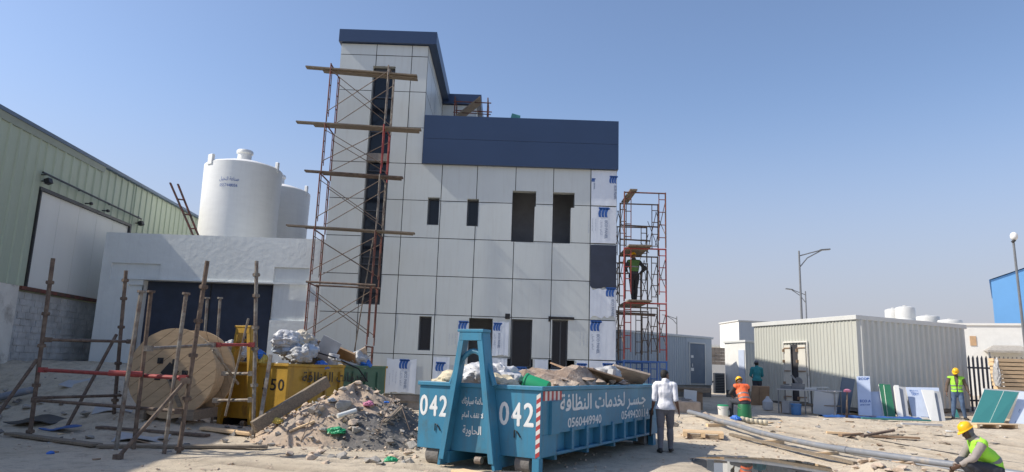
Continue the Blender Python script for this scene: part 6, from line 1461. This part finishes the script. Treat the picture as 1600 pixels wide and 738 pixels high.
            for r, h in prof:
                for q in range(n):
                    a_ = 2*math.pi*q/n; pk = .045*max(0, math.sin(a_))**3 if h < .013 else 0
                    vs.append(hp_(r*.88*math.cos(a_), -.012+(r+pk)*1.04*math.sin(a_), .042+h-(pk*.35)))
            t.raw(vs, [(j*n+q, j*n+(q+1) % n, (j+1)*n+(q+1) % n, (j+1)*n+q) for j in range(len(prof)-1) for q in range(n)]+[tuple(range((len(prof)-1)*n, len(prof)*n))])
            t.path([hp_(0, .105, .085), hp_(0, .075, .145), hp_(0, 0, .178), hp_(0, -.08, .150), hp_(0, -.118, .09)], .010, 6)
            inv = [V(p) for p in t.v]; t.v = [tuple(p) for p in inv]; ho = t.build('hard_hat', M[it[1]], o, smooth=True, local=True)
        elif k == 'cloth':                                         # neck cloth under the helmet
            shell('neck_cloth', ((names == 'head') & (trel[:, 2] < .05) & (trel[:, 1] < .02)) | (names == 'neck'), .016, it[1], wr_=.006, seed=6)
        elif k == 'cap':
            t = MB(); n = 20; vs = []
            for r, h in ((.100, 0), (.103, .03), (.095, .065), (.06, .10), (.005, .112)):
                for q in range(n): a_ = 2*math.pi*q/n; vs.append(hp_(r*.88*math.cos(a_), -.012+r*1.04*math.sin(a_), .03+h))
            t.raw(vs, [(j*n+q, j*n+(q+1) % n, (j+1)*n+(q+1) % n, (j+1)*n+q) for j in range(4) for q in range(n)])
            t.raw([hp_(-.07, .07, .04), hp_(.07, .07, .04), hp_(.055, .16, .03), hp_(-.055, .16, .03), hp_(-.07, .07, .048), hp_(.07, .07, .048), hp_(.055, .16, .038), hp_(-.055, .16, .038)], [(0, 3, 2, 1), (4, 5, 6, 7), (3, 7, 6, 2), (0, 4, 7, 3), (1, 2, 6, 5)])
            t.build('cap', M[it[1]], o, smooth=True, local=True)
        elif k == 'belt': shell('belt', (names == 'hips') & (hgt > .02) & (hgt < .09), .024, it[1], wr_=0)
    e = MB()
    for s_ in (-1, 1): e.ell(hp_(s_*.031, .078, .004), .011, .008, .008, HM, 8, 6)
    e.build('eyes', M['eye'], o, local=True)
    return o
STAND = dict(pelvis=(0, 0, .96), chest=(0, .01, 1.27), neck=(0, -.01, 1.50), head=(0, .02, 1.635), shL=(-.19, 0, 1.425), shR=(.19, 0, 1.425), elL=(-.245, -.03, 1.14), elR=(.245, -.03, 1.14),
             wrL=(-.25, .06, .89), wrR=(.25, .06, .89), hipL=(-.095, 0, .93), hipR=(.095, 0, .93), knL=(-.10, .02, .50), knR=(.10, .02, .50), anL=(-.11, -.02, .09), anR=(.11, -.02, .09), toeL=(-.13, .15, .03), toeR=(.13, .15, .03))
def pose(**k): d = dict(STAND); d.update(k); return d
# man in white walking away
person('man in a white shirt and grey trousers walking past the blue skip, seen from behind', P(3.47, 15.8), R(-8), pose(head=(.01, .04, 1.63), face=(.75, .62, -.12), elL=(-.235, -.03, 1.13), wrL=(-.27, .05, .90), elR=(.225, -.07, 1.14), wrR=(.29, -.01, .90), handR=(.15, .1, -1), knL=(-.10, -.02, .50), anL=(-.12, -.22, .11), toeL=(-.14, -.06, .03), knR=(.11, .09, .51), anR=(.12, .10, .09), toeR=(.15, .27, .03)),
       [('trousers', 'grey_tr'), ('shirt', 'shirt_w', .06, -.08), ('shoes', 'shoe'), ('hair', 'hair')], .010)
t = MB(); h = Matrix.Rotation(R(-8), 3, 'Z') @ V((-.29, .12, .80))+P(3.47, 15.8); t.tube(h+V((0, 0, .05)), h+V((-.02, .02, -.48)), .030, 10, .022); t.tube(h+V((0, 0, .12)), h+V((0, 0, .05)), .018, 8); t.obox(h+V((0, 0, .03)), .09, .06, .10)
tag(t.build('folded_umbrella', M['black'], smooth=True), 'dark tool hanging from the left hand of the man in white', 'tool')
# seated worker, orange vest, on the upturned bucket
SIT = pose(pelvis=(0, -.02, .54), chest=(0, .14, .83), neck=(0, .23, 1.03), head=(.0, .31, 1.13), face=(.1, .80, -.6), headup=(0, .6, .8), bend=(0, -.05, 0), shL=(-.19, .18, .98), shR=(.19, .18, .98), elL=(-.30, .34, .78), elR=(.29, .36, .76), wrL=(-.14, .55, .66), wrR=(.12, .56, .66),
           hipL=(-.11, .02, .52), hipR=(.11, .02, .52), knL=(-.27, .40, .53), knR=(.27, .38, .53), anL=(-.28, .30, .10), anR=(.27, .28, .10), toeL=(-.32, .46, .03), toeR=(.31, .44, .03))
person('worker in an orange vest and yellow helmet sitting on a green bucket, seen from behind', P(*SB), R(6), SIT, [('trousers', 'navy_tr'), ('shirt', 'darksh', .35), ('shoes', 'shoe'), ('vest', 'orange', -.02, .98, 0, ((.10, .19), (.36, .45))), ('helmet', 'hat')], .012)
# man in the teal shirt
person('man in a teal shirt and grey cap standing before the cream cabin, seen from behind', P(10.62, 30.5), R(-4), pose(elL=(-.25, .05, 1.15), wrL=(-.12, .26, 1.05), elR=(.25, .05, 1.15), wrR=(.12, .26, 1.05), face=(-.1, .95, -.2), anL=(-.16, 0, .09), anR=(.15, .02, .09), toeL=(-.20, .16, .03), toeR=(.19, .18, .03)),
       [('trousers', 'navy_tr'), ('shirt', 'teal_sh', .2, -.06), ('shoes', 'shoe'), ('hair', 'hair'), ('cap', 'capgrey')], .014)
# worker in lime vest by the boards
person('worker in a lime vest, yellow helmet and jeans standing beside the leaning boards', P(15.85, 25.3), R(158), pose(head=(0, .05, 1.625), face=(.45, .8, -.55), elR=(.30, .02, 1.17), wrR=(.33, .10, .92), elL=(-.30, -.02, 1.17), wrL=(-.36, .06, .93), knL=(-.13, .05, .51), anL=(-.20, .0, .09), toeL=(-.24, .17, .03), knR=(.13, .03, .5), anR=(.17, .0, .09), toeR=(.22, .16, .03)),
       [('trousers', 'jeans'), ('shirt', 'brown_sh', .9), ('shoes', 'shoe'), ('vest', 'lime', .0, .97, .055, ((.14, .21), (.38, .45))), ('helmet', 'hat')], .013)
# crouching worker in the foreground
SQ = pose(pelvis=(0, -.22, .34), chest=(0, -.06, .62), neck=(0, .035, .83), head=(0, .13, .945), face=(-.22, .86, -.50), headup=(0, .45, .9), bend=(0, -.09, .03), shL=(-.19, -.01, .765), shR=(.19, -.01, .765), elL=(-.25, .16, .53), elR=(.26, .12, .51), wrL=(-.15, .34, .40), wrR=(.18, .30, .33),
          hipL=(-.11, -.24, .33), hipR=(.11, -.24, .33), knL=(-.19, .20, .43), knR=(.19, .20, .43), anL=(-.16, -.10, .12), anR=(.16, -.10, .12), toeL=(-.20, .08, .03), toeR=(.20, .08, .03))
person('crouching worker in a bright lime vest and yellow helmet at the bottom right', P(7.64, 11.8), R(80), SQ, [('trousers', 'navy_tr'), ('shirt', 'greysh', .97), ('shoes', 'shoe'), ('vest', 'lime', -.10, .97, 0, ((.16, .27),)), ('cloth', 'capgrey'), ('helmet', 'hat')], .009, skin='skin2', scale=.95)
# worker up on the scaffold
so_ = person('worker in a green harness standing high on the corner scaffold, seen from behind', V((4.28, 24.25, 4.03)), R(6), pose(head=(-.02, .03, 1.62), face=(-.2, .95, -.25), elR=(.40, -.06, 1.20), wrR=(.20, .05, 1.02), elL=(-.30, .06, 1.18), wrL=(-.18, .28, 1.12), anL=(-.05, -.02, .09), anR=(.06, .02, .09), toeL=(-.08, .14, .03), toeR=(.09, .16, .03), knL=(-.07, .03, .5), knR=(.07, .03, .5)),
       [('trousers', 'black_tr'), ('shirt', 'darksh', .9), ('shoes', 'shoe'), ('vest', 'olive', .30, .98, 0, ((.5, .58),)), ('helmet', 'hat')], .013, scale=.97)
t = MB(); t.path([(.18, -.15, 1.32), (.36, -.16, 1.0), (.38, -.15, .72), (.30, -.14, .62), (.24, -.14, .72), (.30, -.14, 1.45)], .012, 6); t.path([(.32, -.14, 1.5), (.42, -.14, 1.2), (.40, -.14, .8)], .012, 6); t.build('lanyard', M['black'], so_, local=True)
bpy.context.view_layer.update()
